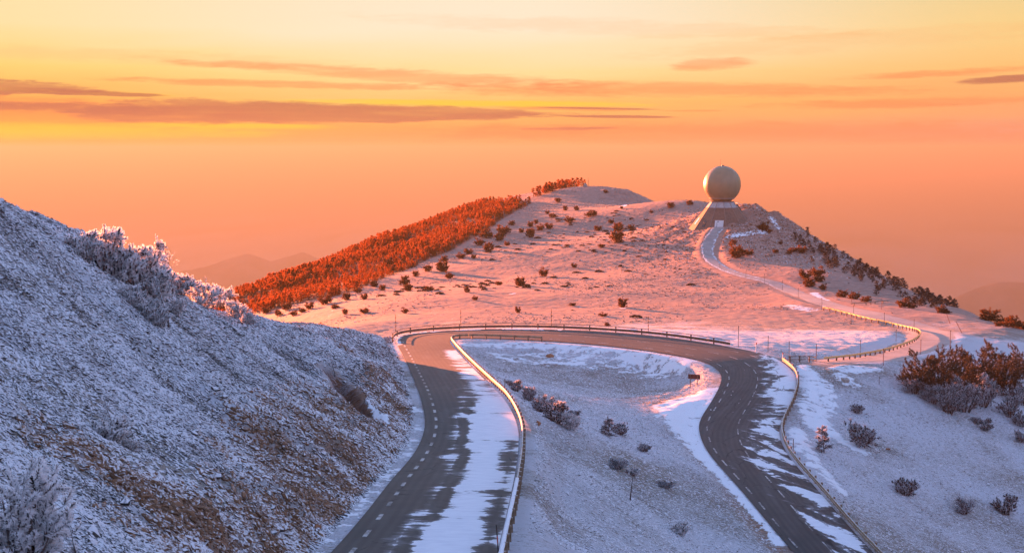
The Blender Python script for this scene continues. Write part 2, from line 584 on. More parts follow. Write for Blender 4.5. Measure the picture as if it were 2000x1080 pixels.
relief += hump * (1.1 * fbm(X / 6.0, Y / 6.0, 4, 61) + 0.5 * np.abs(fbm(X / 2.5, Y / 2.5, 3, 62)))
al, ac = X * 0.85 - Y * 0.5, X * 0.5 + Y * 0.85
rib = fbm(al / 15.0, ac / 2.6, 4, 77)
relief += leftw * (0.32 * rib + 0.25 * fbm(al / 30.0, ac / 7.0, 2, 78))
# cut bank above the outer edge of the near leg: uneven rock and earth
near_leg = sstep(150, 120, Y) * (X < 5)
side_n = side + 2.6 * fbm(X / 5.0, Y / 5.0, 4, 70)
bankw = near_leg * sstep(RHW[ri] + 0.6, RHW[ri] + 2.0, side) * sstep(RHW[ri] + 9.0, RHW[ri] + 3.5, side_n) * sstep(44, 56, Y)
gully = fbm(X / 3.2 + 5, Y / 1.3, 4, 71)
relief += bankw * (0.55 * gully - 0.35 * np.maximum(0, -gully) + 0.18 * fbm(X / 0.9, Y / 0.9, 2, 72))
relief[~core] = 0
Z += relief * clear * sstep(2.0, 5.0, pd)
# eroded scar high on the bank
sc_a = [G(a, b) for a, b in [(652, 732), (675, 755), (705, 785), (728, 806)]]
sc = catmull(np.array(sc_a), 0.4)
k_ = near
sd, _ = poly_dist(X[k_], Y[k_], sc)
Z[k_] -= 2.0 * np.exp(-(sd / 1.0) ** 2)
scar = np.zeros(X.shape)
scar[k_] = np.exp(-(sd / 1.5) ** 2)
# road bed and path bed
fl = sstep(0.9, 3.3, dr)
Z = np.where(dr < 20, bedz * (1 - fl) + Z * fl, Z)
pf = sstep(PTH[pi, 3] - 0.4, PTH[pi, 3] + 2.5, pd)
pz = smooth(grid_z(PTH[:, 0], PTH[:, 1], Z)[:, None], 25)[:, 0]
Z = np.where(pd < 15, (pz[pi] - 0.06) * (1 - pf) + Z * pf, Z)

# ------------------------------------------------------------------ ground cover weights
earth = bankw * np.clip(0.80 + 0.75 * fbm(X / 4.0, Y / 4.0, 3, 81), 0, 1)
earth = np.clip(earth + scar * 1.0, 0, 1)
earth = np.maximum(earth, 0.55 * sstep(2.4, 0.6, np.abs(rd - RHW[ri] - 0.9)) * (Y < 150) * (X > 8) * (side < 0))
earth = np.maximum(earth, hump * 0.35)
wood_lo = [(485, 616), (530, 606), (580, 594), (650, 580), (700, 566), (760, 540), (820, 515), (880, 490), (930, 462), (975, 432), (1010, 412), (1035, 398)]
wl = np.array([G(a, b, y0=225.0)[:2] for a, b in wood_lo])
wr = np.array([P(*q)[:2] for q in [(1030, 392, 615), (970, 392, 650), (850, 434, 615), (740, 474, 575), (600, 532, 520), (450, 582, 455), (400, 600, 420)]]) + np.array([-14.0, 16.0])
wp = np.vstack([wl, wr])
floor_ = np.zeros(X.shape, bool)
jj = len(wp) - 1
for ii in range(len(wp)):
    floor_ ^= ((wp[ii, 1] > Y) != (wp[jj, 1] > Y)) & (X < (wp[jj, 0] - wp[ii, 0]) * (Y - wp[ii, 1]) / (wp[jj, 1] - wp[ii, 1] + 1e-12) + wp[ii, 0])
    jj = ii
FLOOR = smooth(smooth(floor_.astype(float), 2).T, 2).T                # needle litter and dwarf shrubs under the wood
SNOW = np.zeros(X.shape)


def snow_line(pts, gain=1.0):
    q = np.array([np.r_[G(a, b), c] for a, b, c in pts])
    q = resample(catmull(q, 0.5), 0.5)
    lo = q[:, :2].min(0) - 12
    hi = q[:, :2].max(0) + 12
    k = (X > lo[0]) & (X < hi[0]) & (Y > lo[1]) & (Y < hi[1])
    d, i = poly_dist(X[k], Y[k], q)
    SNOW[k] = np.maximum(SNOW[k], gain * sstep(1.5, 0.5, d / q[i, 3]))


for pts, gn in [([(1415, 762, 1.6), (1375, 782, 4.0), (1352, 806, 4.4), (1362, 845, 3.2), (1400, 900, 2.0), (1445, 950, 1.5), (1490, 1005, 1.1), (1530, 1060, 0.8)], 1.0),
                ([(1568, 715, 1.0), (1585, 745, 2.4), (1600, 775, 2.6), (1590, 812, 2.0), (1612, 846, 2.2), (1640, 862, 1.6), (1690, 884, 1.4)], 0.86),
                ([(1556, 838, 1.0), (1566, 870, 1.4), (1590, 905, 1.2), (1640, 960, 0.9)], 0.8),
                ([(1632, 722, 1.2), (1662, 722, 2.2), (1706, 719, 1.6)], 0.9), ([(1640, 732, 1.0), (1660, 748, 1.4), (1670, 752, 0.8)], 0.8),
                ([(905, 672, 1.4), (1000, 676, 1.4), (1110, 682, 1.6), (1240, 694, 1.5), (1340, 708, 1.3)], 0.78),
                ([(990, 700, 3.0), (1100, 702, 4.0), (1220, 708, 3.5), (1330, 716, 2.0)], 0.62),
                ([(585, 1090, 1.0), (640, 1050, 1.0), (700, 985, 0.9), (758, 920, 0.8), (808, 868, 0.7), (822, 830, 0.7)], 0.55),
                ([(752, 760, 0.5), (785, 785, 1.0), (815, 803, 1.2)], 0.9), ([(718, 780, 0.35), (735, 803, 0.6), (752, 826, 0.5)], 1.0),
                ([(1425, 462, 1.5), (1455, 456, 2.4), (1495, 452, 2.0)], 0.85), ([(1505, 425, 1.0), (1516, 440, 1.2), (1520, 448, 0.8)], 0.8),
                ([(1590, 572, 1.0), (1602, 586, 1.8), (1620, 598, 1.4)], 0.9),
                ([(560, 637, 1.0), (600, 645, 1.4), (650, 652, 1.4), (700, 658, 1.2)], 0.66),
                ([(1225, 400, 1.5), (1216, 404, 1.5)], 0.8), ([(1545, 597, 2.0), (1580, 606, 2.6)], 0.6), ([(1850, 664, 1.6), (1880, 660, 1.4)], 0.6),
                ([(1210, 602, 0.6), (1222, 602, 0.8)], 0.9), ([(1000, 574, 0.5), (1008, 572, 0.5)], 0.9)]:
    snow_line(pts, gn)
Z += 0.20 * sstep(0.30, 0.85, SNOW) * clear * (0.65 + 0.5 * fbm(X / 2.0, Y / 2.0, 3, 55)) * (1 - farw)
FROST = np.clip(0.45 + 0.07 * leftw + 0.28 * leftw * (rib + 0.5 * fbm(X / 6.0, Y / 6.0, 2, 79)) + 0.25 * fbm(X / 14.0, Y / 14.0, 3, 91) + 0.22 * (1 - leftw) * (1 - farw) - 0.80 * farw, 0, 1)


# ------------------------------------------------------------------ object helpers
def tag(o, label=None, cat=None, group=None, kind=None):
    if label:
        o['label'] = label
    if cat:
        o['category'] = cat
    if group:
        o['group'] = group
    if kind:
        o['kind'] = kind
    return o


def empty(name, loc, rz=0.0):
    o = bpy.data.objects.new(name, None)
    o.empty_display_size = 0.2
    o.location = loc
    o.rotation_euler = (0, 0, rz)
    COL.objects.link(o)
    return o


def obj(name, me, mat=None, parent=None, loc=None):
    o = bpy.data.objects.new(name, me)
    if mat is not None and not me.materials:
        me.materials.append(mat)
    COL.objects.link(o)
    if parent is not None:
        o.parent = parent
    if loc is not None:
        o.location = loc
    return o


def np_mesh(name, v, f, smooth_=True):
    """v (n,3), f (m,3) or (m,4)"""
    me = bpy.data.meshes.new(name)
    v = np.ascontiguousarray(v, np.float32)
    f = np.ascontiguousarray(f, np.int32)
    k = f.shape[1]
    me.vertices.add(len(v))
    me.vertices.foreach_set('co', v.ravel())
    me.loops.add(f.size)
    me.loops.foreach_set('vertex_index', f.ravel())
    me.polygons.add(len(f))
    me.polygons.foreach_set('loop_start', np.arange(0, f.size, k, dtype=np.int32))
    me.polygons.foreach_set('use_smooth', np.full(len(f), smooth_))
    me.update(calc_edges=True)
    return me


class MB:
    """collects simple solids into one mesh"""

    def __init__(self):
        self.v, self.f = [], []

    def quadbox(self, c):
        """8 corners: bottom ring 4, top ring 4"""
        n = len(self.v)
        self.v += [tuple(p) for p in c]
        for q in ((3, 2, 1, 0), (4, 5, 6, 7), (0, 1, 5, 4), (1, 2, 6, 5), (2, 3, 7, 6), (3, 0, 4, 7)):
            self.f.append(tuple(n + i for i in q))
        return self

    def box(self, cx, cy, cz, sx, sy, sz):
        x, y, z = sx / 2, sy / 2, sz / 2
        return self.quadbox([(cx - x, cy - y, cz - z), (cx + x, cy - y, cz - z), (cx + x, cy + y, cz - z), (cx - x, cy + y, cz - z),
                             (cx - x, cy - y, cz + z), (cx + x, cy - y, cz + z), (cx + x, cy + y, cz + z), (cx - x, cy + y, cz + z)])

    def tube(self, pts, rad, n=6, cap=True):
        pts = [Vector(p) for p in pts]
        base = len(self.v)
        up = Vector((0.13, 0.21, 1)).normalized()
        for i, p in enumerate(pts):
            d = (pts[min(i + 1, len(pts) - 1)] - pts[max(i - 1, 0)]).normalized()
            a = d.cross(up)
            if a.length < 1e-3:
                a = d.cross(Vector((1, 0, 0)))
            a.normalize()
            b = d.cross(a)
            r = rad[i] if isinstance(rad, (list, tuple, np.ndarray)) else rad
            for k in range(n):
                an = 2 * math.pi * k / n
                self.v.append(tuple(p + a * (r * math.cos(an)) + b * (r * math.sin(an))))
        for i in range(len(pts) - 1):
            for k in range(n):
                k2 = (k + 1) % n
                self.f.append((base + i * n + k, base + i * n + k2, base + (i + 1) * n + k2, base + (i + 1) * n + k))
        if cap:
            self.f.append(tuple(base + k for k in range(n))[::-1])
            e = base + (len(pts) - 1) * n
            self.f.append(tuple(e + k for k in range(n)))
        return self

    def sweep(self, path, prof):
        """path: list of (point, side vector, up vector); prof: closed loop of (side, up)"""
        base = len(self.v)
        n = len(prof)
        for p, s_, u_ in path:
            for a, b in prof:
                self.v.append(tuple(np.asarray(p) + np.asarray(s_) * a + np.asarray(u_) * b))
        for i in range(len(path) - 1):
            for k in range(n):
                k2 = (k + 1) % n
                self.f.append((base + i * n + k, base + i * n + k2, base + (i + 1) * n + k2, base + (i + 1) * n + k))
        self.f.append(tuple(base + k for k in range(n))[::-1])
        e = base + (len(path) - 1) * n
        self.f.append(tuple(e + k for k in range(n)))
        return self

    def mesh(self, name, smooth_=False):
        me = bpy.data.meshes.new(name)
        me.from_pydata(self.v, [], self.f)
        if smooth_:
            for p in me.polygons:
                p.use_smooth = True
        me.update()
        return me

    def build(self, name, mat, parent=None, loc=None, smooth_=False):
        return obj(name, self.mesh(name, smooth_), mat, parent, loc)


# ------------------------------------------------------------------ materials
def material(name):
    m_ = bpy.data.materials.new(name)
    m_.use_nodes = True
    m_.node_tree.nodes.clear()
    n_ = NT(m_.node_tree)
    out = n_.new('ShaderNodeOutputMaterial')
    bs = n_.new('ShaderNodeBsdfPrincipled')
    n_.l.new(bs.outputs[0], out.inputs[0])
    return m_, n_, bs, out


def simple(name, col, rough=0.7, var=0.25, scale=4.0, metal=0.0, bump=0.0, frost=0.0):
    m_, n_, bs, out = material(name)
    tc = n_.new('ShaderNodeTexCoord').outputs['Object']
    nz = n_.noise(tc, scale, 5.0, 0.6)
    c = n_.mix(n_.step(nz, 0.3, 0.7), tuple(x * (1 - var) for x in col), tuple(min(1, x * (1 + var)) for x in col))
    if frost > 0:
        gn = n_.new('ShaderNodeNewGeometry')
        up = n_.sep(gn.outputs['Normal'])[2]
        fz = n_.noise(gn.outputs['Position'], 9.0, 3.0, 0.6)
        fm = n_.step(n_.add(up, n_.mul(n_.sub(fz, 0.5), 1.2)), 1.0 - frost, 1.25 - frost)
        c = n_.mix(fm, c, (0.66, 0.67, 0.71))
    n_.put(bs.inputs['Base Color'], c)
    bs.inputs['Roughness'].default_value = rough
    bs.inputs['Metallic'].default_value = metal
    if bump:
        b = n_.new('ShaderNodeBump')
        b.inputs['Strength'].default_value = 0.6
        b.inputs['Distance'].default_value = bump
        n_.put(b.inputs['Height'], n_.noise(tc, scale * 3, 4.0, 0.6))
        n_.l.new(b.outputs[0], bs.inputs['Normal'])
    return m_


def ground_material():
    m_, n_, bs, out = material('frosted_ground')
    gn = n_.new('ShaderNodeNewGeometry')
    pos = gn.outputs['Position']
    # stones and frost combed by the wind, across the fall of the slope
    comb = n_.mapping(pos, rot=(0, 0, math.radians(35)), scale=(0.85, 3.2, 1.2))
    n1 = n_.noise(comb, 2.3, 7.0, 0.68, 0.7)
    n2 = n_.noise(pos, 0.21, 4.0, 0.55)
    n3 = n_.noise(pos, 9.0, 4.0, 0.65)
    n4 = n_.noise(pos, 0.9, 5.0, 0.6)
    rock = n_.mix(n_.step(n2, 0.3, 0.7), (0.20, 0.165, 0.135), (0.34, 0.30, 0.26))
    rock = n_.mix(n_.step(n3, 0.35, 0.75), rock, (0.40, 0.36, 0.32))
    rock = n_.mix(n_.mul(n_.step(n3, 0.46, 0.28), 0.8), rock, (0.07, 0.06, 0.055))
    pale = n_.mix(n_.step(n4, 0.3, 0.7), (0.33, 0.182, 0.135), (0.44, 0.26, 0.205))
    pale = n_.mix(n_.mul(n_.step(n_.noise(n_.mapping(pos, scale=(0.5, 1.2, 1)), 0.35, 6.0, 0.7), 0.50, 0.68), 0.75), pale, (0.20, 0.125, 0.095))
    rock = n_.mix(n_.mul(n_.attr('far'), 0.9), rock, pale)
    frost = n_.add(n_.add(n_.mul(n1, 0.75), n_.mul(n3, 0.25)), n_.mul(n_.sub(n_.attr('frost'), 0.5), 0.5))
    frost = n_.add(frost, n_.mul(n_.sub(n2, 0.5), 0.25))
    fm = n_.step(frost, 0.46, 0.60)
    ea = n_.attr('earth')
    eb = n_.noise(comb, 0.9, 6.0, 0.6, 0.5)
    em = n_.mul(ea, n_.step(n_.add(n_.mul(n4, 0.6), n_.mul(eb, 0.6)), 0.36, 0.56))
    soil = n_.mix(n_.step(n3, 0.35, 0.65), (0.18, 0.080, 0.038), (0.44, 0.20, 0.09))
    soil = n_.mix(n_.step(n4, 0.4, 0.7), soil, (0.27, 0.20, 0.15))
    col = n_.mix(n_.mul(n_.step(ea, 0.0, 0.7), 0.75), rock, soil)
    col = n_.mix(n_.step(n_.add(n_.attr('scar'), n_.mul(n_.sub(n3, 0.5), 0.7)), 0.35, 0.65), col, n_.mix(n_.step(n4, 0.35, 0.65), (0.10, 0.042, 0.022), (0.20, 0.085, 0.042)))
    lt = n_.mul(n_.attr('litter'), n_.step(n_.add(n4, n_.mul(n_.sub(n2, 0.5), 0.4)), 0.30, 0.50))
    col = n_.mix(lt, col, (0.15, 0.062, 0.030))
    fm = n_.mul(fm, n_.m('SUBTRACT', 1.0, n_.mul(lt, 0.9)))
    fm = n_.mul(fm, n_.m('SUBTRACT', 1.0, n_.mul(em, 0.93)))
    col = n_.mix(fm, col, (0.60, 0.60, 0.64))
    sn = n_.add(n_.attr('snow'), n_.mul(n_.sub(n_.noise(n_.mapping(pos, rot=(0, 0, math.radians(35)), scale=(1.0, 1.25, 1)), 0.55, 8.0, 0.72), 0.5), 3.2))
    sn = n_.add(sn, n_.mul(n_.sub(n_.noise(pos, 3.0, 5.0, 0.7), 0.5), 1.5))
    sm = n_.step(sn, 0.50, 0.60)
    col = n_.mix(sm, col, (0.83, 0.84, 0.87))
    n_.put(bs.inputs['Base Color'], col)
    bs.inputs['Roughness'].default_value = 0.85
    bs.inputs['Specular IOR Level'].default_value = 0.2
    h = n_.add(n_.add(n_.mul(n1, 0.55), n_.mul(n3, 0.16)), n_.mul(n4, 0.3))
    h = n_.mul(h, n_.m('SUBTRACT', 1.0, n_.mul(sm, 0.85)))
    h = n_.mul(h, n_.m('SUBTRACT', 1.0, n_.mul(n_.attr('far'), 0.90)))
    b = n_.new('ShaderNodeBump')
    b.inputs['Strength'].default_value = 0.9
    b.inputs['Distance'].default_value = 0.32
    n_.put(b.inputs['Height'], h)
    n_.l.new(b.outputs[0], bs.inputs['Normal'])
    return m_


M_GROUND = ground_material()

# ------------------------------------------------------------------ ground mesh
ny, nx = X.shape
idx = np.arange(nx * ny).reshape(ny, nx)
quads = np.stack([idx[:-1, :-1], idx[:-1, 1:], idx[1:, 1:], idx[1:, :-1]], -1).reshape(-1, 4)
gm = np_mesh('mountain_ground', np.stack([X, Y, Z], -1).reshape(-1, 3), quads)
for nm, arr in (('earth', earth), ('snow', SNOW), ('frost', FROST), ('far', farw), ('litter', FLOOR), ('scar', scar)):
    at_ = gm.attributes.new(nm, 'FLOAT', 'POINT')
    at_.data.foreach_set('value', np.ascontiguousarray(arr.ravel(), np.float32))
ground = tag(obj('mountain_ground', gm, M_GROUND), kind='structure')


def on_ground(x, y):
    return float(grid_z(np.array([x]), np.array([y]), Z)[0])


# ------------------------------------------------------------------ the road
def road_material():
    m_, n_, bs, out = material('asphalt_with_snow')
    uv = n_.new('ShaderNodeUVMap', uv_map='road').outputs[0]
    u, v, _ = n_.sep(uv)
    pos = n_.new('ShaderNodeNewGeometry').outputs['Position']
    a1 = n_.noise(pos, 0.5, 4.0, 0.6)
    a2 = n_.noise(pos, 45.0, 3.0, 0.6)
    asph = n_.mix(n_.step(a1, 0.3, 0.7), (0.058, 0.052, 0.047), (0.080, 0.072, 0.064))
    asph = n_.mix(n_.mul(a2, 0.35), asph, (0.12, 0.11, 0.10))
    lane = n_.mul(v, 1.75)
    wheel = n_.m('ABSOLUTE', n_.sub(n_.m('FRACT', n_.add(lane, n_.mul(a1, 0.12))), 0.5))
    asph = n_.mix(n_.mul(n_.step(wheel, 0.05, 0.42), 0.45), asph, (0.046, 0.042, 0.040))
    stain = n_.noise(n_.xyz(n_.mul(u, 0.10), n_.mul(v, 0.7), 2.0), 1.0, 3.0, 0.5)
    asph = n_.mix(n_.mul(n_.step(stain, 0.48, 0.75), 0.30), asph, (0.15, 0.145, 0.14))
    vor = n_.new('ShaderNodeTexVoronoi', feature='DISTANCE_TO_EDGE')
    n_.put(vor.inputs['Vector'], n_.xyz(n_.add(n_.mul(u, 0.16), n_.mul(a1, 0.6)), n_.add(n_.mul(v, 0.34), n_.mul(stain, 0.5)), 0.0))
    vor.inputs['Scale'].default_value = 1.0
    crack = n_.mul(n_.step(vor.outputs['Distance'], 0.016, 0.006), n_.step(a1, 0.42, 0.60))
    asph = n_.mix(n_.mul(crack, 0.8), asph, (0.018, 0.017, 0.016))
    # drifted snow: tongues lying across the road, along the wind
    da = n_.noise(n_.xyz(n_.mul(u, 0.42), n_.mul(v, 0.17), 0.0), 1.0, 8.0, 0.66, 0.5)
    db = n_.noise(n_.xyz(n_.add(n_.mul(u, 0.20), n_.mul(v, 0.36)), n_.sub(n_.mul(u, 0.10), n_.mul(v, 0.06)), 3.0), 1.0, 7.0, 0.58, 0.5)
    sk_ = n_.attr('skew')
    d1 = n_.add(n_.mul(da, n_.m('SUBTRACT', 1.0, sk_)), n_.mul(db, sk_))
    blob = n_.noise(n_.xyz(n_.mul(u, 0.11), n_.mul(v, 0.22), 7.0), 1.0, 3.0, 0.5)
    d1 = n_.add(n_.mul(d1, 0.8), n_.mul(blob, 0.2))
    d2 = n_.noise(n_.xyz(n_.mul(u, 2.1), n_.mul(v, 0.7), 5.0), 1.0, 5.0, 0.6)
    cov = n_.add(n_.attr('cover'), n_.add(n_.mul(n_.sub(d1, 0.5), n_.add(3.3, n_.mul(sk_, 2.4))), n_.mul(n_.sub(d2, 0.5), 0.8)))
    sm = n_.step(cov, 0.48, 0.54)
    dust = n_.mul(n_.step(cov, 0.22, 0.5), 0.22)
    col = n_.mix(dust, asph, (0.5, 0.5, 0.54))
    snow = n_.mix(n_.step(d2, 0.35, 0.65), (0.76, 0.77, 0.81), (0.84, 0.85, 0.88))
    col = n_.mix(sm, col, snow)
    n_.put(bs.inputs['Base Color'], col)
    n_.put(bs.inputs['Roughness'], n_.step(sm, 0, 1, 0.75, 0.85))
    bs.inputs['Specular IOR Level'].default_value = 0.25
    b = n_.new('ShaderNodeBump')
    b.inputs['Strength'].default_value = 0.7
    b.inputs['Distance'].default_value = 0.05
    n_.put(b.inputs['Height'], n_.add(n_.mul(n_.step(cov, 0.46, 0.75), 0.8), n_.add(n_.mul(a2, 0.12), n_.mul(n_.mul(sm, d2), 0.3))))
    n_.l.new(b.outputs[0], bs.inputs['Normal'])
    return m_


U_BEND0 = road_u(828, 671)
U_APEX = road_u(1000, 652)
U_BEND1 = road_u(1480, 740)
ru_, rv_ = np.meshgrid(RU, vv, indexing='ij')
# how much snow lies where: near leg (u small) keeps it on the inner lane, the bend on its outer rim, the far leg on the outer lane
n_u = fbm(ru_ / 6.0, rv_ * 0.0, 3, 5)
y_c = RC[:, 1][:, None] + 0 * rv_
legA = sstep(U_BEND0 + 4, U_BEND0 - 10, ru_)
legC = sstep(U_BEND1 - 22, U_BEND1 - 4, ru_)
edge = np.interp(y_c, [54, 66, 75, 90, 105, 115, 128, 145, 165, 185, 195], [0.40, 0.46, 0.50, 0.55, 0.46, 0.45, 0.62, 0.66, 0.68, 0.72, 0.85])
covA = -0.35 + 1.25 * sstep(edge - 0.20, edge + 0.16, rv_) * np.interp(y_c, [60, 120, 140, 185, 197], [1.0, 1.0, 0.75, 0.75, 0.4])
covA += 0.62 * np.exp(-((rv_ - edge + 0.13) / 0.10) ** 2) * sstep(155, 125, y_c)
covA -= 0.75 * np.exp(-((rv_ - edge + 0.015) / 0.026) ** 2) * sstep(135, 110, y_c)
covA -= 0.85 * np.exp(-((rv_ - 0.93) / 0.09) ** 2) * np.interp(y_c, [60, 78, 84, 97, 110], [1.0, 0.9, 0.5, 0.9, 0.0])
covB = -0.5 + 1.1 * sstep(0.17, 0.06, rv_) * np.interp(ru_, [U_BEND0, U_APEX, U_APEX + 22], [1, 1, 0.3])
covC = -0.46 + 1.25 * sstep(0.62, 0.10, rv_) * np.interp(y_c, [108, 150, 158, 164, 188, 192], [0.72, 0.76, 0.62, 1.1, 1.1, 0.0])
covC += 0.55 * np.exp(-((rv_ - 0.44) / 0.17) ** 2) * sstep(160, 145, y_c) + 0.35 * np.exp(-((rv_ - 0.46) / 0.14) ** 2) * sstep(150, 160, y_c)
cover = covA * legA + covC * legC + covB * (1 - legA) * (1 - legC)
skew = sstep(165, 150, y_c) * legC
idr = np.arange(len(RU) * NV).reshape(len(RU), NV)
rq = np.stack([idr[:-1, :-1], idr[:-1, 1:], idr[1:, 1:], idr[1:, :-1]], -1).reshape(-1, 4)
rm = np_mesh('road', road_v.reshape(-1, 3), rq[:, ::-1])
for nm, arr in (('cover', cover), ('skew', skew)):
    at_ = rm.attributes.new(nm, 'FLOAT', 'POINT')
    at_.data.foreach_set('value', np.ascontiguousarray(arr.ravel(), np.float32))
uvl = rm.uv_layers.new(name='road')
li = np.empty(len(rm.loops), np.int32)
rm.loops.foreach_get('vertex_index', li)
uvv = np.stack([ru_.ravel(), (rv_ * 2 * RHW[:, None]).ravel()], 1)[li]
uvl.data.foreach_set('uv', np.ascontiguousarray(uvv.ravel(), np.float32))
M_ROAD = road_material()
road = tag(obj('road', rm, M_ROAD), kind='structure')

def paint_material():
    m_, n_, bs, out = material('worn_road_paint')
    pos = n_.new('ShaderNodeNewGeometry').outputs['Position']
    worn = n_.step(n_.add(n_.noise(pos, 3.2, 6.0, 0.7), n_.mul(n_.sub(n_.noise(pos, 0.12, 2.0, 0.5), 0.5), 0.6)), 0.40, 0.56)
    n_.put(bs.inputs['Base Color'], n_.mix(worn, (0.13, 0.125, 0.12), (0.50, 0.50, 0.48)))
    bs.inputs['Roughness'].default_value = 0.7
    return m_


M_PAINT = paint_material()


def dash(u0, length, v, width=0.14):
    m_ = MB()
    hw = 2 * np.interp(u0, RU, RHW)
    dv = width / hw / 2
    n = 4
    top = []
    for i in range(n + 1):
        u = u0 + length * i / n
        for s_ in (-dv, dv):
            c = 0.03 * (1 - (2 * v - 1) ** 2)
            top.append(road_at(u, v + s_, 0.012 + c + 0.012))
    for i in range(n):
        a, b, c, d = top[2 * i], top[2 * i + 2], top[2 * i + 3], top[2 * i + 1]
        m_.quadbox([p - np.array([0, 0, 0.010]) for p in (d, c, b, a)] + [d, c, b, a])
    return m_.build('lane_marking', M_PAINT, road)


u = 2.0
while u < U_BEND0 + 2:                                          # dashes along the outer edge of the near leg
    dash(u, 1.5, 0.125, 0.22)
    u += 4.0
u = U_APEX - 6
while u < RU[-1] - 3:                                           # far leg: both edges and the centre line
    dash(u, 1.8, 0.90 if u > U_BEND1 - 14 else 0.86, 0.16)
    if u > U_APEX + 6:
        dash(u + 0.8, 2.0, 0.52, 0.13)
    if U_APEX + 2 < u:
        if u < U_BEND1 + 6:
            dash(u + 1.4, 1.8, 0.22 if u < U_BEND1 else 0.16, 0.13)
    u += 4.1

# ------------------------------------------------------------------ gravel path to the dome
def path_material():
    m_, n_, bs, out = material('trodden_gravel')
    pos = n_.new('ShaderNodeNewGeometry').outputs['Position']
    a = n_.noise(pos, 0.35, 5.0, 0.6)
    b_ = n_.noise(pos, 6.0, 5.0, 0.65)
    c = n_.mix(n_.step(a, 0.3, 0.7), (0.25, 0.22, 0.20), (0.36, 0.33, 0.31))
    c = n_.mix(n_.mul(b_, 0.5), c, (0.42, 0.40, 0.38))
    sm = n_.step(n_.add(n_.attr('snow'), n_.mul(n_.sub(n_.noise(pos, 0.6, 7.0, 0.7), 0.5), 3.2)), 0.5, 0.75)
    c = n_.mix(sm, c, (0.72, 0.73, 0.76))
    n_.put(bs.inputs['Base Color'], c)
    bs.inputs['Roughness'].default_value = 0.9
    b = n_.new('ShaderNodeBump')
    b.inputs['Strength'].default_value = 0.5
    b.inputs['Distance'].default_value = 0.06
    n_.put(b.inputs['Height'], b_)
    n_.l.new(b.outputs[0], bs.inputs['Normal'])
    return m_


tg = np.gradient(PTH[:, :2], axis=0)
tg /= np.linalg.norm(tg, axis=1)[:, None]
nrm = np.stack([-tg[:, 1], tg[:, 0]], 1)
NP_ = 9
pv = np.linspace(-1, 1, NP_)
jit = 1 + 0.12 * fbm(np.arange(len(PTH)) / 6.0, np.zeros(len(PTH)), 3, 8)
pxy = PTH[:, None, :2] + nrm[:, None] * (pv[None, :] * (PTH[:, 3] * jit)[:, None])[..., None]
pzz = np.maximum(grid_z(pxy[..., 0].ravel(), pxy[..., 1].ravel(), Z).reshape(len(PTH), NP_), 0) if False else pz[:, None] + 0 * pv[None]
gz = grid_z(pxy[..., 0].ravel(), pxy[..., 1].ravel(), Z).reshape(len(PTH), NP_)
pzz = np.where(np.abs(pv)[None] > 0.9, gz - 0.05, np.maximum(gz + 0.03, pzz - 0.02))
idp = np.arange(len(PTH) * NP_).reshape(len(PTH), NP_)
pq = np.stack([idp[:-1, :-1], idp[:-1, 1:], idp[1:, 1:], idp[1:, :-1]], -1).reshape(-1, 4)
pm = np_mesh('gravel_path', np.dstack([pxy, pzz]).reshape(-1, 3), pq[:, ::-1])
ps = 0.75 * sstep(0.35, 1.0, np.abs(pv))[None] * sstep(330, 350, PTH[:, 1])[:, None] + 0.22 * sstep(340, 365, PTH[:, 1])[:, None] * sstep(425, 405, PTH[:, 1])[:, None]
at_ = pm.attributes.new('snow', 'FLOAT', 'POINT')
at_.data.foreach_set('value', np.ascontiguousarray(ps.ravel(), np.float32))
tag(obj('gravel_path', pm, path_material()), kind='structure')

# ------------------------------------------------------------------ materials for things
M_TIMBER = simple('weathered_timber', (0.23, 0.15, 0.095), 0.85, 0.35, 5.0, bump=0.02, frost=0.10)
M_DARKTIMBER = simple('dark_timber', (0.13, 0.085, 0.055), 0.85, 0.35, 5.0, bump=0.02, frost=0.04)
M_PALETIMBER = simple('pale_rail', (0.27, 0.195, 0.11), 0.6, 0.25, 3.0, bump=0.01, frost=0.16)
M_STEEL = simple('galvanised_steel', (0.34, 0.32, 0.30), 0.5, 0.3, 8.0, metal=0.3)
M_SNOWCAP = simple('packed_snow', (0.80, 0.81, 0.84), 0.85, 0.06, 3.0, bump=0.02)
M_ORANGE = simple('orange_paint', (0.62, 0.22, 0.05), 0.6, 0.25, 6.0)
M_REDPAINT = simple('red_paint', (0.50, 0.05, 0.035), 0.6, 0.25, 6.0)
M_BLACK = simple('black_paint', (0.025, 0.022, 0.02), 0.6, 0.3, 6.0)
M_REDWOOD = simple('red_stained_wood', (0.26, 0.09, 0.06), 0.8, 0.35, 5.0)
M_GREYWOOD = simple('grey_wood', (0.22, 0.17, 0.14), 0.8, 0.35, 5.0)
M_WHITE = simple('white_plastic', (0.72, 0.72, 0.72), 0.5, 0.08, 5.0)
M_SIGN = simple('brown_sign_back', (0.095, 0.030, 0.022), 0.6, 0.3, 3.0)
M_DOME = simple('dome_shell', (0.31, 0.24, 0.135), 0.42, 0.06, 0.6)
M_CLAD = simple('brown_cladding', (0.20, 0.115, 0.075), 0.7, 0.18, 1.5)
M_BAND = simple('pale_concrete', (0.42, 0.41, 0.40), 0.7, 0.15, 1.2)
M_RIB = simple('trim_strip', (0.26, 0.18, 0.14), 0.6, 0.15, 2.0)
M_DOOR = simple('white_door', (0.66, 0.65, 0.63), 0.5, 0.08, 2.0)
M_DARK = simple('dark_metal', (0.05, 0.05, 0.05), 0.5, 0.2, 4.0)
M_GLASS = simple('window_glass', (0.75, 0.73, 0.70), 0.2, 0.05, 2.0)
M_BARK = simple('pine_bark', (0.085, 0.060, 0.048), 0.9, 0.4, 9.0, bump=0.02)
M_RIMEBARK = simple('rimed_bark', (0.11, 0.08, 0.07), 0.9, 0.4, 9.0, bump=0.02, frost=0.95)
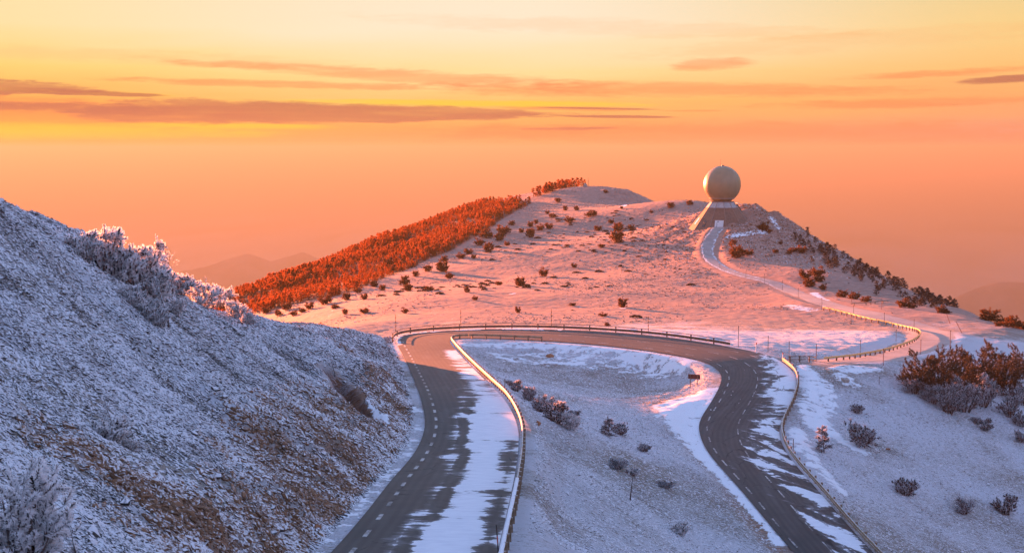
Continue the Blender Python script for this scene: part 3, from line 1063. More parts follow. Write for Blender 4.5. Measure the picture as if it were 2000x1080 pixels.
M_ROCK = simple('limestone', (0.33, 0.28, 0.24), 0.9, 0.3, 1.6, bump=0.05, frost=0.18)
M_RUSTROCK = simple('rusty_rock', (0.32, 0.14, 0.07), 0.9, 0.35, 2.5, bump=0.05, frost=0.05)


# ------------------------------------------------------------------ guard rails
def frame(pts):
    """tangent frames with level side vectors for a polyline"""
    pts = np.asarray(pts)
    tg_ = np.gradient(pts, axis=0)
    tg_ /= np.linalg.norm(tg_, axis=1)[:, None]
    sd_ = np.stack([tg_[:, 1], -tg_[:, 0], 0 * tg_[:, 0]], 1)
    sd_ /= np.linalg.norm(sd_, axis=1)[:, None]
    return tg_, sd_


def rail_line(u0, u1, v_edge, offset, step=0.5):
    out_ = []
    for u_ in np.arange(u0, u1, step):
        hw_ = 2 * np.interp(u_, RU, RHW)
        v_ = -offset / hw_ if v_edge == 0 else 1 + offset / hw_
        p = road_at(u_, v_)
        p[2] = min(p[2], max(on_ground(p[0], p[1]) + 0.05, p[2] - 0.15)) 
        out_.append(p)
    out_ = np.array(out_)
    out_[:, 2] = smooth(out_[:, 2:3], 8)[:, 0]
    return out_


def guardrail(name, label, line, face, post_gap=2.0, beams=((0.50, 0.30, 0.09),), bay=4.0, post=(0.16, 0.74), m_rail=None, m_post=None,
              snow=None, round_=True, cat='guardrail'):
    """line: ground points; face = +1 or -1: which side of the posts the beams are fixed to; beams: (height of middle, beam height, thickness)"""
    m_rail = m_rail or M_PALETIMBER
    m_post = m_post or M_TIMBER
    line = resample(line, 0.25)
    t_, s_ = frame(line)
    o_ = line[0]
    root = empty(name, o_)
    tag(root, label, cat)
    loc = line - o_
    n = len(loc)
    stepn = max(1, int(round(post_gap / 0.25)))
    for k in range(stepn // 4, n, stepn):
        c = loc[k]
        a = math.atan2(t_[k, 1], t_[k, 0])
        lean = RNG.normal(0, 0.02, 2)
        h_ = post[1] + RNG.normal(0, 0.02)
        w_ = post[0] / 2
        r_ = np.array([[math.cos(a), -math.sin(a)], [math.sin(a), math.cos(a)]])
        co_ = []
        for zz_ in (-0.6, h_):
            for qx, qy in ((-w_, -w_), (w_, -w_), (w_, w_), (-w_, w_)):
                xy = r_ @ np.array([qx, qy]) + lean * max(zz_, 0)
                co_.append((xy[0], xy[1], zz_))
        MB().quadbox(co_).build('post', m_post, root, c)
    bayn = int(round(bay / 0.25))
    for bz, bh, bt in beams:
        for k in range(0, n - 2, bayn):
            e = min(n - 1, k + bayn)
            if e - k < 3:
                continue
            sag = RNG.normal(0, 0.008)
            path = []
            for i in range(k, e + 1, 2 if e - k > 4 else 1):
                gap = 0.015 if i == k else (-0.015 if i >= e - 1 else 0.0)
                path.append((loc[i] + t_[i] * gap + s_[i] * face * (post[0] / 2 + bt / 2 + 0.004) + np.array([0, 0, bz + sag]), s_[i], np.array([0, 0, 1.0])))
            if len(path) < 2:
                continue
            a, b = bt / 2, bh / 2
            prof = [(-a, -b * .6), (-a * .6, -b), (a * .6, -b), (a, -b * .6), (a, b * .6), (a * .6, b), (-a * .6, b), (-a, b * .6)] if round_ else [(-a, -b), (a, -b), (a, b), (-a, b)]
            MB().sweep(path, prof).build('rail', m_rail, root)
    if snow is not None:
        k0, k1 = int(snow[0] / 0.25), min(n - 1, int(snow[1] / 0.25))
        bz, bh, bt = beams[0]
        path = []
        for i in range(k0, k1):
            th = 0.5 + 0.5 * math.sin(i * 0.7) * math.sin(i * 0.23)
            path.append((loc[i] + s_[i] * face * (post[0] / 2 + bt / 2 + 0.004) + np.array([0, 0, bz + bh / 2 + 0.012 + 0.01 * th]), s_[i] * (0.9 + 0.15 * th), np.array([0, 0, 1.0])))
        a = bt / 2 + 0.05
        MB().sweep(path, [(-a, -0.012), (a, -0.012), (a * 1.05, 0.03), (a * .5, 0.065), (-a * .5, 0.065), (-a * 1.05, 0.03)]).build('snow_cap', M_SNOWCAP, root, smooth_=True)
    return root


UA1 = road_u(1075, 656)
lineA = rail_line(3.0, UA1, 1, 0.45)
guardrail('guardrail', 'long guardrail curving along the snowy lane left of the middle slope', lineA, -1, snow=(0, 26), beams=((0.52, 0.31, 0.12),))
UB0, UB1 = road_u(800, 656), road_u(1385, 686)
lineB = rail_line(UB0 - 3.5, UB1, 0, 0.7)
guardrail('guardrail', 'dark timber guardrail round the far outside of the bend', lineB, 1, post_gap=4.0, m_rail=M_DARKTIMBER, m_post=M_DARKTIMBER,
          beams=((0.36, 0.34, 0.10), (0.80, 0.09, 0.08)), post=(0.14, 0.84))
UC0 = road_u(1460, 716)
lineC = rail_line(UC0, RU[-1] - 1, 0, 0.45)
guardrail('guardrail', 'pale log guardrail along the outside of the right leg above the snowy slope', lineC, 1, beams=((0.50, 0.22, 0.16), (0.22, 0.16, 0.12)), post=(0.15, 0.72))


def ground_line(pts):
    q = catmull(np.array([G(a, b) for a, b in pts]), 0.5)
    q = resample(q, 0.5)
    q[:, 2] = [on_ground(a, b) for a, b in q[:, :2]]
    q[:, 2] = smooth(q[:, 2:3], 6)[:, 0]
    return q


guardrail('wooden_barrier', 'long low wooden barrier with sunlit top rail round the gravel turning place', ground_line([(1606, 606), (1650, 616), (1700, 629), (1750, 640), (1785, 648), (1796, 656), (1785, 668), (1750, 683), (1700, 695), (1650, 703), (1604, 708)]), -1,
          post_gap=2.2, beams=((0.60, 0.26, 0.16),), bay=2.2, post=(0.16, 0.62), m_rail=simple('yellow_timber', (0.58, 0.42, 0.16), 0.7, 0.2, 3.0), m_post=M_DARKTIMBER, cat='barrier')
guardrail('wooden_fence', 'short two-post wooden fence at the top end of the pale log guardrail', ground_line([(1540, 708), (1560, 707), (1583, 707), (1598, 711)]), -1, post_gap=1.7, beams=((0.75, 0.12, 0.10), (0.35, 0.10, 0.08)), bay=1.7,
          post=(0.12, 0.85), m_rail=M_DARKTIMBER, m_post=M_DARKTIMBER, cat='fence')
guardrail('wooden_rail', 'single low beam on short posts beyond the gravel path below the ridge', ground_line([(1662, 598), (1690, 596), (1715, 593), (1742, 594)]), -1, post_gap=3.4, beams=((0.55, 0.16, 0.14),), bay=3.4,
          post=(0.14, 0.6), m_rail=M_TIMBER, m_post=M_TIMBER, cat='barrier')


# ------------------------------------------------------------------ snow poles
def snow_pole(px, py, h_px, label, kind='banded', lean=(0.0, 0.0), rad=0.055, D=None):
    p = P(px, py, D) if D else G(px, py)
    dist = p[1]
    h_ = h_px * dist / FPX
    root = empty('snow_pole', p)
    tag(root, label, 'pole', 'snow poles beside road and path')
    top = np.array([lean[0] * h_, lean[1] * h_, h_])
    if kind == 'banded':
        n = 9
        for i in range(n):
            a, b = top * (i / n), top * ((i + 1) / n)
            if i == 0:
                a = a - np.array([0, 0, 0.4])
            MB().tube([a, b], rad, 8).build('dark_band' if i % 2 else 'orange_band', M_BLACK if i % 2 else M_ORANGE, root)
    elif kind == 'two':
        MB().tube([(0, 0, -0.4), top * 0.38], rad, 8).build('lower_shaft', M_BLACK, root)
        MB().tube([top * 0.38, top * 0.62], rad, 8).build('red_band', M_REDPAINT, root)
        MB().tube([top * 0.62, top], rad, 8).build('upper_shaft', M_BLACK, root)
    else:
        m_ = M_REDWOOD if kind == 'red' else M_GREYWOOD
        MB().tube([(0, 0, -0.4), top * 0.93], rad, 8).build('shaft', m_, root)
        MB().tube([top * 0.93, top], rad * 1.06, 8).build('cap', M_BLACK, root)
    return root


for a in [
        (773, 651, 37, 'banded snow pole at the left end of the dark guardrail', 'banded'),
        (900, 641, 36, 'second banded snow pole from the left behind the dark guardrail', 'banded'),
        (1077, 640, 37, 'banded snow pole behind the middle of the dark guardrail', 'banded'),
        (1266, 648, 31, 'fourth banded snow pole from the left behind the dark guardrail', 'banded'),
        (1442, 678, 42, 'slim dark snow pole just past the right end of the dark guardrail', 'grey'),
        (1500, 688, 33, 'dark snow pole between the two white marker posts', 'grey'),
        (1541, 703, 37, 'dark snow pole standing by the start of the pale log guardrail', 'grey'),
        (1594, 705, 34, 'reddish pole at the near left corner of the barrier meadow', 'red'),
        (1680, 690, 27, 'grey pole inside the near side of the barrier, left one', 'grey'),
        (1750, 667, 24, 'grey pole inside the near side of the barrier, right one', 'grey'),
        (1785, 647, 24, 'grey pole at the tip of the barrier bend', 'grey'),
        (1727, 632, 22, 'grey pole halfway along the sunlit barrier rail', 'grey'),
        (1667, 620, 24, 'grey pole near the upper third of the sunlit barrier rail', 'grey'),
        (1605, 605, 24, 'grey pole at the upper end of the sunlit barrier rail', 'grey'),
        (1725, 714, 34, 'red pole on the near edge of the gravel turning place', 'red'),
        (1798, 692, 30, 'red pole left of the big pine thicket on the gravel edge', 'red'),
        (1856, 673, 28, 'red pole above the big pine thicket in a snowy patch', 'red'),
        (1722, 604, 22, 'red pole in front of the single low beam', 'red'),
        (1663, 590, 23, 'red pole left of the single low beam', 'red'),
        (1613, 577, 21, 'red pole by the snow patch under two shrubs', 'red'),
        (1559, 582, 20, 'grey pole by the path just above the barrier', 'grey'),
        (1528, 568, 21, 'grey pole on the left side of the path, second above the barrier', 'grey'),
        (1493, 553, 19, 'grey pole on the left side of the path, third above the barrier', 'grey'),
        (1457, 543, 18, 'grey pole on the left side of the path, fourth above the barrier', 'grey'),
        (1406, 524, 18, 'grey pole where the path turns uphill', 'grey'),
        (1375, 508, 16, 'grey pole on the outer curve of the path', 'grey'),
        (1372, 488, 16, 'grey pole on the upper left side of the path', 'grey'),
        (1377, 467, 20, 'grey pole below the left corner of the radar building', 'grey'),
        (986, 770, 31, 'thin brown pole on the slope behind the curving guardrail', 'grey'),
        (1549, 890, 34, 'thin grey pole below the pale log guardrail', 'grey'),
        (1717, 751, 16, 'short dark stake on the shaded slope left of the pine thicket', 'grey')]:
    snow_pole(*a, rad=0.05 if a[4] == 'banded' else 0.045)
snow_pole(1857, 632, 21, 'leaning pole on the plateau, left of two', 'red', lean=(-0.42, 0.1), rad=0.05)
snow_pole(1881, 650, 23, 'leaning pole on the plateau, right of two', 'red', lean=(-0.62, 0.1), rad=0.05)
pp = road_at(10.2, 0.955)
rp = snow_pole(974, 1082, 60, 'red and black snow pole in the near foreground beside the guardrail', 'two', lean=(-0.08, 0.0), rad=0.03, D=64.5)

for px, py, lb in [(1477, 687, 'white marker post with red top left of the middle pole'), (1529, 706, 'white marker post with red top beside the start of the log guardrail')]:
    p = G(px, py)
    h_ = 18.5 * p[1] / FPX
    root = tag(empty('marker_post', p), lb, 'marker post', 'white marker posts at the bend')
    MB().tube([(0, 0, -0.3), (0, 0, h_ * 0.78)], [0.085, 0.075], 10).build('body', M_WHITE, root)
    MB().tube([(0, 0, h_ * 0.78), (0, 0, h_ * 0.97), (0, 0, h_)], [0.078, 0.074, 0.04], 10).build('red_top', M_REDPAINT, root)

# brown sign seen from behind
p1, p2 = G(1348.5, 753), G(1362.5, 756)
sgn = tag(empty('road_sign', (p1 + p2) / 2), 'small brown sign board on two posts seen from behind', 'sign')
ctr = (p1 + p2) / 2
top_z = P(1357, 731, ctr[1])[2]
bot_z = P(1357, 740, ctr[1])[2]
ang = math.atan2(p2[1] - p1[1], p2[0] - p1[0]) * 0.3
ux = np.array([math.cos(ang), math.sin(ang), 0])
uy = np.array([-math.sin(ang), math.cos(ang), 0])
for s_, pq_ in ((-1, p1), (1, p2)):
    c = ux * s_ * 0.46 - uy * 0.05
    MB().tube([(c[0], c[1], pq_[2] - ctr[2] - 0.3), (c[0], c[1], top_z - ctr[2] - 0.06)], 0.04, 8).build('post', M_DARKTIMBER, sgn)


def oriented_box(c, sx, sy, sz):
    cs = []
    for z_ in (-sz / 2, sz / 2):
        for a, b in ((-1, -1), (1, -1), (1, 1), (-1, 1)):
            q = np.asarray(c) + ux * a * sx / 2 + uy * b * sy / 2
            cs.append((q[0], q[1], c[2] + z_))
    return MB().quadbox(cs)


bw = 24.5 * ctr[1] / FPX
board = oriented_box(uy * 0.02 + np.array([0, 0, (top_z + bot_z) / 2 - ctr[2]]), bw, 0.035, top_z - bot_z).build('board', M_SIGN, sgn)
for sx in (-0.46, 0.46):
    for sz in (-0.28, 0.28):
        oriented_box(ux * sx - uy * 0.095 + np.array([0, 0, (top_z + bot_z) / 2 - ctr[2] + sz * (top_z - bot_z)]), 0.10, 0.02, 0.05).build('bracket', M_GREYWOOD, sgn)

# ------------------------------------------------------------------ radar dome building
DD = 447.0
R_C = P(1410.3, 360.5, DD)
PXM = DD / FPX
dome_r = 36.2 * PXM
z_neck = P(1410, 393.5, DD)[2]
z_band = P(1410, 405, DD)[2]
z_base = P(1410, 466, DD)[2] - 4.0
base = np.array([R_C[0], DD, z_base])
rad_b = tag(empty('radar_station', base), 'spherical radar dome on a flared brown twelve-sided base', 'radar dome')
r_neck = 22.5 * PXM
slope_r = (77 - 23) / 67.0                                      # outward run per drop


def r_at(z_):
    return r_neck + (z_neck - z_) * slope_r


cz = R_C[2] - z_base
# dome with meridian and ring seams
md = MB()
NS = 64
ph0 = -math.asin(min(1, (R_C[2] - z_neck) / dome_r))
lat = np.linspace(ph0, math.pi / 2, 34)
for la in lat:
    for k in range(NS):
        a = 2 * math.pi * k / NS
        md.v.append((dome_r * math.cos(la) * math.sin(a), -dome_r * math.cos(la) * math.cos(a), cz + dome_r * math.sin(la)))
for i in range(len(lat) - 1):
    for k in range(NS):
        k2 = (k + 1) % NS
        md.f.append((i * NS + k, i * NS + k2, (i + 1) * NS + k2, (i + 1) * NS + k))
md.f.append(tuple(range(NS))[::-1])
dome = md.build('dome', M_DOME, rad_b, smooth_=True)
for k in range(24):
    a = 2 * math.pi * (k + 0.5) / 24
    pts_ = [((dome_r + 0.006) * math.cos(la) * math.sin(a), -(dome_r + 0.006) * math.cos(la) * math.cos(a), cz + (dome_r + 0.006) * math.sin(la)) for la in np.linspace(-0.55, 1.45, 14)]
    MB().tube(pts_, 0.022, 4, False).build('panel_seam', M_DOME, dome)
ring_lat = -math.asin(26.5 / 36.2)
pts_ = [((dome_r + 0.01) * math.cos(ring_lat) * math.sin(a), -(dome_r + 0.01) * math.cos(ring_lat) * math.cos(a), cz + (dome_r + 0.01) * math.sin(ring_lat)) for a in np.linspace(0, 2 * math.pi, 49)]
MB().tube(pts_, 0.10, 6, False).build('skirt_ring', M_BAND, rad_b)


def facet(k, z0, z1, inset, thick, name, mat, N_=12):
    a0, a1 = 2 * math.pi * k / N_, 2 * math.pi * (k + 1) / N_
    cs = []
    for off_ in (0.0, -thick):
        pass
    def pt(a, z_, o):
        r = r_at(z_) + o
        return (r * math.sin(a), -r * math.cos(a), z_ - z_base)
    ring0 = [pt(a0 + inset, z0, 0), pt(a1 - inset, z0, 0), pt(a1 - inset, z0, -thick), pt(a0 + inset, z0, -thick)]
    ring1 = [pt(a0 + inset, z1, 0), pt(a1 - inset, z1, 0), pt(a1 - inset, z1, -thick), pt(a0 + inset, z1, -thick)]
    return MB().quadbox(ring0 + ring1).build(name, mat, rad_b)


z_mid = P(1410, 426.5, DD)[2]
for k in range(12):
    facet(k, z_band, z_neck, 0.012, 0.3, 'pale_panel', M_BAND)
    facet(k, z_mid + 0.03, z_band - 0.03, 0.008, 0.3, 'cladding_panel', M_CLAD)
    facet(k, z_base, z_mid - 0.03, 0.006, 0.3, 'cladding_panel', M_CLAD)
    a = 2 * math.pi * k / 12
    q0, q1 = r_at(z_base) + 0.02, r_at(z_neck) + 0.02
    MB().tube([(q0 * math.sin(a), -q0 * math.cos(a), 0), (q1 * math.sin(a), -q1 * math.cos(a), z_neck - z_base)], 0.09, 5).build('corner_rib', M_RIB, rad_b)
# collar between base and dome
pts_ = [(r_neck * 1.04 * math.sin(a), -r_neck * 1.04 * math.cos(a), z_neck - z_base) for a in np.linspace(0, 2 * math.pi, 37)]
MB().tube(pts_, 0.16, 6, False).build('collar', M_RIB, rad_b)


def on_facet(ang, z_, out_):
    r = r_at(z_) * math.cos(math.pi / 12) + out_
    return np.array([r * math.sin(ang), -r * math.cos(ang), z_ - z_base])


def facet_box(ang, zc_, half_w, half_h, out_, name, mat, parent=rad_b, lat_=0.0):
    tz = np.array([math.cos(ang), math.sin(ang), 0])
    cs = []
    for o in (-0.05, out_):
        pass
    lo_, hi_ = zc_ - half_h, zc_ + half_h
    for z_ in (lo_, hi_):
        for s_, o in ((-1, out_), (1, out_), (1, -0.05), (-1, -0.05)):
            cs.append(tuple(on_facet(ang, z_, o) + tz * (s_ * half_w + lat_)))
    return MB().quadbox(cs).build(name, mat, parent)


zd = (P(1400, 427, DD)[2] + P(1400, 442.5, DD)[2]) / 2 - 0.25
door = facet_box(-math.pi / 12, zd, 1.32, 1.30, 0.12, 'door', M_DOOR, lat_=0.25)
facet_box(-math.pi / 12, zd + 0.95, 0.30, 0.10, 0.16, 'door_notice', M_DARK, door, lat_=-0.12)
facet_box(-math.pi / 12, zd, 0.05, 0.75, 0.16, 'door_handle_bar', M_DARK, door, lat_=-0.42)
facet_box(-math.pi / 12, zd - 0.85, 0.40, 0.05, 0.16, 'door_notice', M_DARK, door, lat_=-0.05)
facet_box(-math.pi * 5 / 12, P(1410, 431, DD)[2], 0.5, 0.95, 0.10, 'window', M_GLASS)
facet_box(-math.pi * 3 / 12, P(1410, 436, DD)[2], 0.55, 0.8, 0.10, 'window', M_DARK)
# low annex behind the right corner
an_ = MB()
ax0, ax1 = 24 * PXM, 37.5 * PXM
za, zb_, zc2 = P(1410, 399, DD)[2] - z_base, P(1410, 410, DD)[2] - z_base, 0.0
an_.quadbox([(ax0, 0, zc2), (ax1 + 8, 0, zc2), (ax1 + 8, 5, zc2), (ax0, 5, zc2), (ax0, 0, za), (ax0 + 1.2, 0, za), (ax0 + 1.2, 5, za), (ax0, 5, za)])
an_.build('annex', M_CLAD, rad_b)
MB().quadbox([(ax0 + 1.25, -0.15, za + 0.1), (ax0 + 1.6, -0.15, za + 0.1), (ax0 + 1.6, 5, za + 0.1), (ax0 + 1.25, 5, za + 0.1),
              (ax0 + 1.0, -0.15, za + 0.35), (ax0 + 1.5, -0.15, za + 0.35), (ax0 + 1.5, 5, za + 0.35), (ax0 + 1.0, 5, za + 0.35)]).build('annex_parapet', M_DOOR, rad_b)
MB().tube([(-3.6 * PXM, 0, cz + dome_r - 0.1), (-3.6 * PXM, 0, cz + dome_r + 13.5 * PXM)], [0.07, 0.03], 6).build('lightning_rod', M_DARK, rad_b)
MB().box(0.15, 0, cz + dome_r + 0.08, 0.75, 0.75, 0.28).build('top_hatch', M_DARK, rad_b)
# tilted board beside the path below the door
q = G(1376, 446)
bd = tag(empty('notice_board', q), 'small tilted notice board on a post beside the radar building', 'sign')
MB().tube([(0, 0, -0.3), (0, 0, 1.6)], 0.06, 6).build('post', M_GREYWOOD, bd)
MB().quadbox([(-0.28, -0.05, 0.9), (0.28, -0.12, 0.9), (0.28, -0.04, 0.9), (-0.28, 0.03, 0.9), (-0.28, 0.15, 1.9), (0.28, 0.08, 1.9), (0.28, 0.16, 1.9), (-0.28, 0.23, 1.9)]).build('board', M_PALETIMBER, bd)

# mast and hut on the far peak
q = G(1149, 366)
ms = tag(empty('antenna_mast', q), 'thin antenna mast on the far peak beside the last pines', 'mast')
MB().tube([(0, 0, -0.5), (0, 0, 4.0)], [0.12, 0.05], 6).build('pole', M_DARK, ms)
MB().box(0, 0, 2.6, 0.9, 0.08, 0.08).build('crossarm', M_DARK, ms)
q = G(1143, 365)
ct = tag(empty('summit_cairn', q), 'small dark cairn on the far peak left of the mast', 'cairn')
MB().tube([(0, 0, -0.4), (0, 0, 0.5), (0, 0, 1.2), (0, 0, 1.5)], [1.1, 1.0, 0.6, 0.1], 7).build('stone_pile', M_ROCK, ct)


# ------------------------------------------------------------------ pines
def needle_material(name, green, rime_bias, rime_col=(0.62, 0.63, 0.67), translucent=0.3):
    m_, n_, bs, out = material(name)
    gn = n_.new('ShaderNodeNewGeometry')
    oi = n_.new('ShaderNodeObjectInfo')
    rnd = n_.attr('rnd')
    tip = n_.attr('tip')
    g2 = tuple(x * 0.45 for x in green)
    c = n_.mix(rnd, g2, green)
    c = n_.mix(n_.mul(oi.outputs['Random'], 0.45), c, tuple(x * f for x, f in zip(green, (1.25, 0.85, 0.7))))
    rm_ = n_.step(n_.add(n_.add(n_.mul(tip, 0.75), n_.mul(rnd, 0.45)), n_.attr('wind')), 1.15 - rime_bias, 1.40 - rime_bias)
    c = n_.mix(rm_, c, rime_col)
    n_.put(bs.inputs['Base Color'], c)
    bs.inputs['Roughness'].default_value = 0.8
    bs.inputs['Specular IOR Level'].default_value = 0.15
    tr = n_.new('ShaderNodeBsdfTranslucent')
    n_.put(tr.inputs[0], c)
    mx = n_.new('ShaderNodeMixShader')
    mx.inputs[0].default_value = translucent
    n_.l.new(bs.outputs[0], mx.inputs[1])
    n_.l.new(tr.outputs[0], mx.inputs[2])
    n_.l.new(mx.outputs[0], out.inputs[0])
    return m_


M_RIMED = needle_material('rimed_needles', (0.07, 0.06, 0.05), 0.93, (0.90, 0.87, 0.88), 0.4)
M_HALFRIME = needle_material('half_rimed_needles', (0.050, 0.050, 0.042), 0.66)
M_GLOWNEEDLE = needle_material('red_glow_needles', (0.42, 0.125, 0.026), 0.0, translucent=0.6)  # red sunset glow and flare on the wood put into the needle colour
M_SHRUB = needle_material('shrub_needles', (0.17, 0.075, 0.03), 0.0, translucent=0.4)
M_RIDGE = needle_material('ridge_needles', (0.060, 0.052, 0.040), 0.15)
M_THICKET = needle_material('thicket_needles', (0.080, 0.060, 0.032), 0.08, translucent=0.25)
M_JUNIPER = needle_material('juniper_needles', (0.075, 0.040, 0.022), 0.0, translucent=0.1)

WIND = np.array([0.75, -0.45, 0.25])


def blades(base, direc, L, R, n, width, rng):
    """needle sprays round twigs: base (k,3), direc (k,3) unit, L (k,), R (k,)"""
    k = len(base)
    t_ = np.tile(np.linspace(0.05, 1.0, n), (k, 1)) + rng.uniform(-0.5, 0.5, (k, n)) / n
    up = np.where(np.abs(direc[:, 2:3]) > 0.9, np.array([[1.0, 0, 0]]), np.array([[0, 0, 1.0]]))
    a = np.cross(direc, up)
    a /= np.linalg.norm(a, axis=1)[:, None]
    b = np.cross(direc, a)
    ph = rng.uniform(0, 2 * math.pi, (k, n))
    outw = a[:, None] * np.cos(ph)[..., None] + b[:, None] * np.sin(ph)[..., None]
    p0 = base[:, None] + direc[:, None] * (t_ * L[:, None])[..., None]
    ln = R[:, None] * rng.uniform(0.75, 1.25, (k, n)) * (1.15 - 0.45 * t_)
    d = outw * 0.8 + direc[:, None] * (0.45 + 0.5 * t_)[..., None]
    d /= np.linalg.norm(d, axis=2)[..., None]
    p1 = p0 + d * ln[..., None]
    sd_ = np.cross(d, rng.normal(size=(k, n, 3)))
    sd_ /= np.linalg.norm(sd_, axis=2)[..., None] + 1e-6
    wv = width * rng.uniform(0.7, 1.3, (k, n))[..., None]
    v = np.stack([p0 - sd_ * wv, p0 + sd_ * wv, p1 + sd_ * wv * 0.35, p1 - sd_ * wv * 0.35], 2).reshape(-1, 3)
    f = np.arange(len(v)).reshape(-1, 4)
    rnd = np.repeat(rng.uniform(0, 1, k * n), 4)
    tip = np.tile(np.array([0, 0, 1, 1.0]), k * n)
    wd = np.repeat((outw @ WIND).ravel() * 0.35, 4)
    return v, f, rnd, tip, wd


def pine_meshes(seed, h, spread, shape='bush', n_twigs=120, tl=0.30, tr=0.09, nb=26, bw=0.010, limbs=7, lean=(0, 0), wood_detail=True, trunk_r=0.026, bare=0.0):
    rng = np.random.default_rng(seed)
    mw = MB()
    limb_pts = []
    if shape in ('cone', 'flag'):
        top = np.array([lean[0] * h, lean[1] * h, h])
        tr_pts = [top * s_ + np.array([0.04 * h * math.sin(3 * s_ + seed), 0.03 * h * math.cos(4 * s_ + seed), 0]) * s_ for s_ in np.linspace(0, 1, 7)]
        tr_pts[0] = np.array([0, 0, -0.3])
        mw.tube(tr_pts, list(np.linspace(trunk_r, trunk_r * 0.15, 7)), 6)
        for s_ in np.linspace(0.12, 0.97, limbs * 3):
            c = top * s_
            a = rng.uniform(0, 2 * math.pi)
            if shape == 'flag':
                a = rng.normal(2.7, 0.9)
            ln = spread * (1.0 - s_) * rng.uniform(0.65, 1.2) + 0.02 * h
            e = c + np.array([math.cos(a) * ln, math.sin(a) * ln, ln * rng.uniform(-0.1, 0.45)])
            m_ = (c + e) / 2 - np.array([0, 0, 0.06 * ln])
            limb_pts.append(np.array([c, m_, e]))
            mw.tube([c, m_, e], [trunk_r * 0.35 * (1.1 - s_), trunk_r * 0.2, trunk_r * 0.1], 4, False)
    else:
        for i in range(limbs):
            a = 2 * math.pi * (i + rng.uniform(-0.3, 0.3)) / limbs
            zf = rng.uniform(0.35, 1.0)
            rr_ = spread * math.sqrt(max(0.05, 1 - zf * zf * 0.85)) * rng.uniform(0.65, 1.0)
            e = np.array([math.cos(a) * rr_ + lean[0] * h * zf, math.sin(a) * rr_ + lean[1] * h * zf, zf * h * rng.uniform(0.85, 1.05)])
            m_ = e * np.array([0.55, 0.55, 0.32])
            q_ = e * 0.85 + np.array([0, 0, -0.05 * h])
            s0 = np.array([math.cos(a) * 0.05, math.sin(a) * 0.05, -0.25])
            limb_pts.append(np.array([s0, m_, q_, e]))
            mw.tube([s0, m_, q_, e], [trunk_r, trunk_r * 0.7, trunk_r * 0.4, trunk_r * 0.15], 5, False)
    # twigs spread over the limbs, ends turned upwards
    bs_, ds_ = [], []
    for i in range(n_twigs):
        lp = limb_pts[rng.integers(len(limb_pts))]
        s_ = rng.uniform(0.12, 1.0) ** 0.75
        fi = s_ * (len(lp) - 1)
        j = min(int(fi), len(lp) - 2)
        c = lp[j] * (1 - fi + j) + lp[j + 1] * (fi - j)
        od = np.array([c[0] - lean[0] * c[2], c[1] - lean[1] * c[2], 0])
        nn = np.linalg.norm(od)
        od = od / nn if nn > 1e-3 else rng.normal(size=3)
        d = (od * 0.85 + np.array([0, 0, rng.uniform(0.05, 0.6)]) + rng.normal(size=3) * 0.25) if shape == 'cone' else (od * 0.55 + np.array([0, 0, rng.uniform(0.45, 1.2)]) + rng.normal(size=3) * 0.42)
        d /= np.linalg.norm(d)
        off_ = rng.normal(size=3) * spread * (0.16 if shape == 'bush' else 0.10)
        off_[2] = abs(off_[2]) * 0.6
        st_ = c + off_
        st_[2] = max(st_[2], 0.03)
        if wood_detail:
            mw.tube([c, st_, st_ + d * tl * 0.9], [trunk_r * 0.16, trunk_r * 0.13, trunk_r * 0.06], 3, False)
        if rng.uniform() >= bare:
            bs_.append(st_)
            ds_.append(d)
    if shape == 'cone':
        for s_ in (0.74, 0.82, 0.88, 0.93, 0.97):
            bs_.append(np.array([lean[0] * h * s_, lean[1] * h * s_, h * s_]) + rng.normal(size=3) * 0.012 * h)
            ds_.append(np.array([0.05, 0.0, 1.0]) / 1.00125)
    bs_, ds_ = np.array(bs_), np.array(ds_)
    L = tl * rng.uniform(0.7, 1.25, len(bs_))
    R = tr * rng.uniform(0.8, 1.2, len(bs_))
    v, f, rnd, tip, wd = blades(bs_, ds_, L, R, nb, bw, rng)
    nm_ = np_mesh('crown', v, f, False)
    for a_, arr in (('rnd', rnd), ('tip', tip), ('wind', wd)):
        at2 = nm_.attributes.new(a_, 'FLOAT', 'POINT')
        at2.data.foreach_set('value', np.ascontiguousarray(arr, np.float32))
    return mw.mesh('trunk', True), nm_


def plant(name, label, cat, pos, meshes, m_bark, m_leaf, scale=1.0, rz=0.0, group=None, parts=('trunk', 'crown'), sz=1.0):
    root = empty(name, pos, rz)
    root.scale = (scale, scale, scale * sz)
    tag(root, label, cat, group)
    for me, mt, nm_ in zip(meshes, (m_bark, m_leaf), parts):
        if not me.materials:
            me.materials.append(mt)
        obj(nm_, me, None, root)
    return root


BUSH = [pine_meshes(100 + i, 1.0, 0.62, 'bush', 150, 0.20, 0.095, 40, 0.016, 10) for i in range(3)]       # rimed
BUSHR = BUSH
TALL = [pine_meshes(120 + i, 1.0, 0.30, 'cone', 170, 0.14, 0.055, 26, 0.011, 8, lean=(-0.12, 0)) for i in range(2)]
BIG = pine_meshes(131, 1.0, 0.50, 'bush', 190, 0.15, 0.062, 80, 0.0065, 12)
BARE = [pine_meshes(140 + i, 1.0, 0.42, 'flag', 60, 0.16, 0.04, 10, 0.006, 6, lean=(-0.22, 0), bare=0.72) for i in range(2)]


def copy_pair(pair):
    return tuple(me.copy() for me in pair)


RB = [copy_pair(q) for q in BUSH]
HB = [copy_pair(q) for q in BUSH]
NB_ = [copy_pair(q) for q in BUSH]
RT = [copy_pair(q) for q in TALL]
HT = [copy_pair(q) for q in TALL]


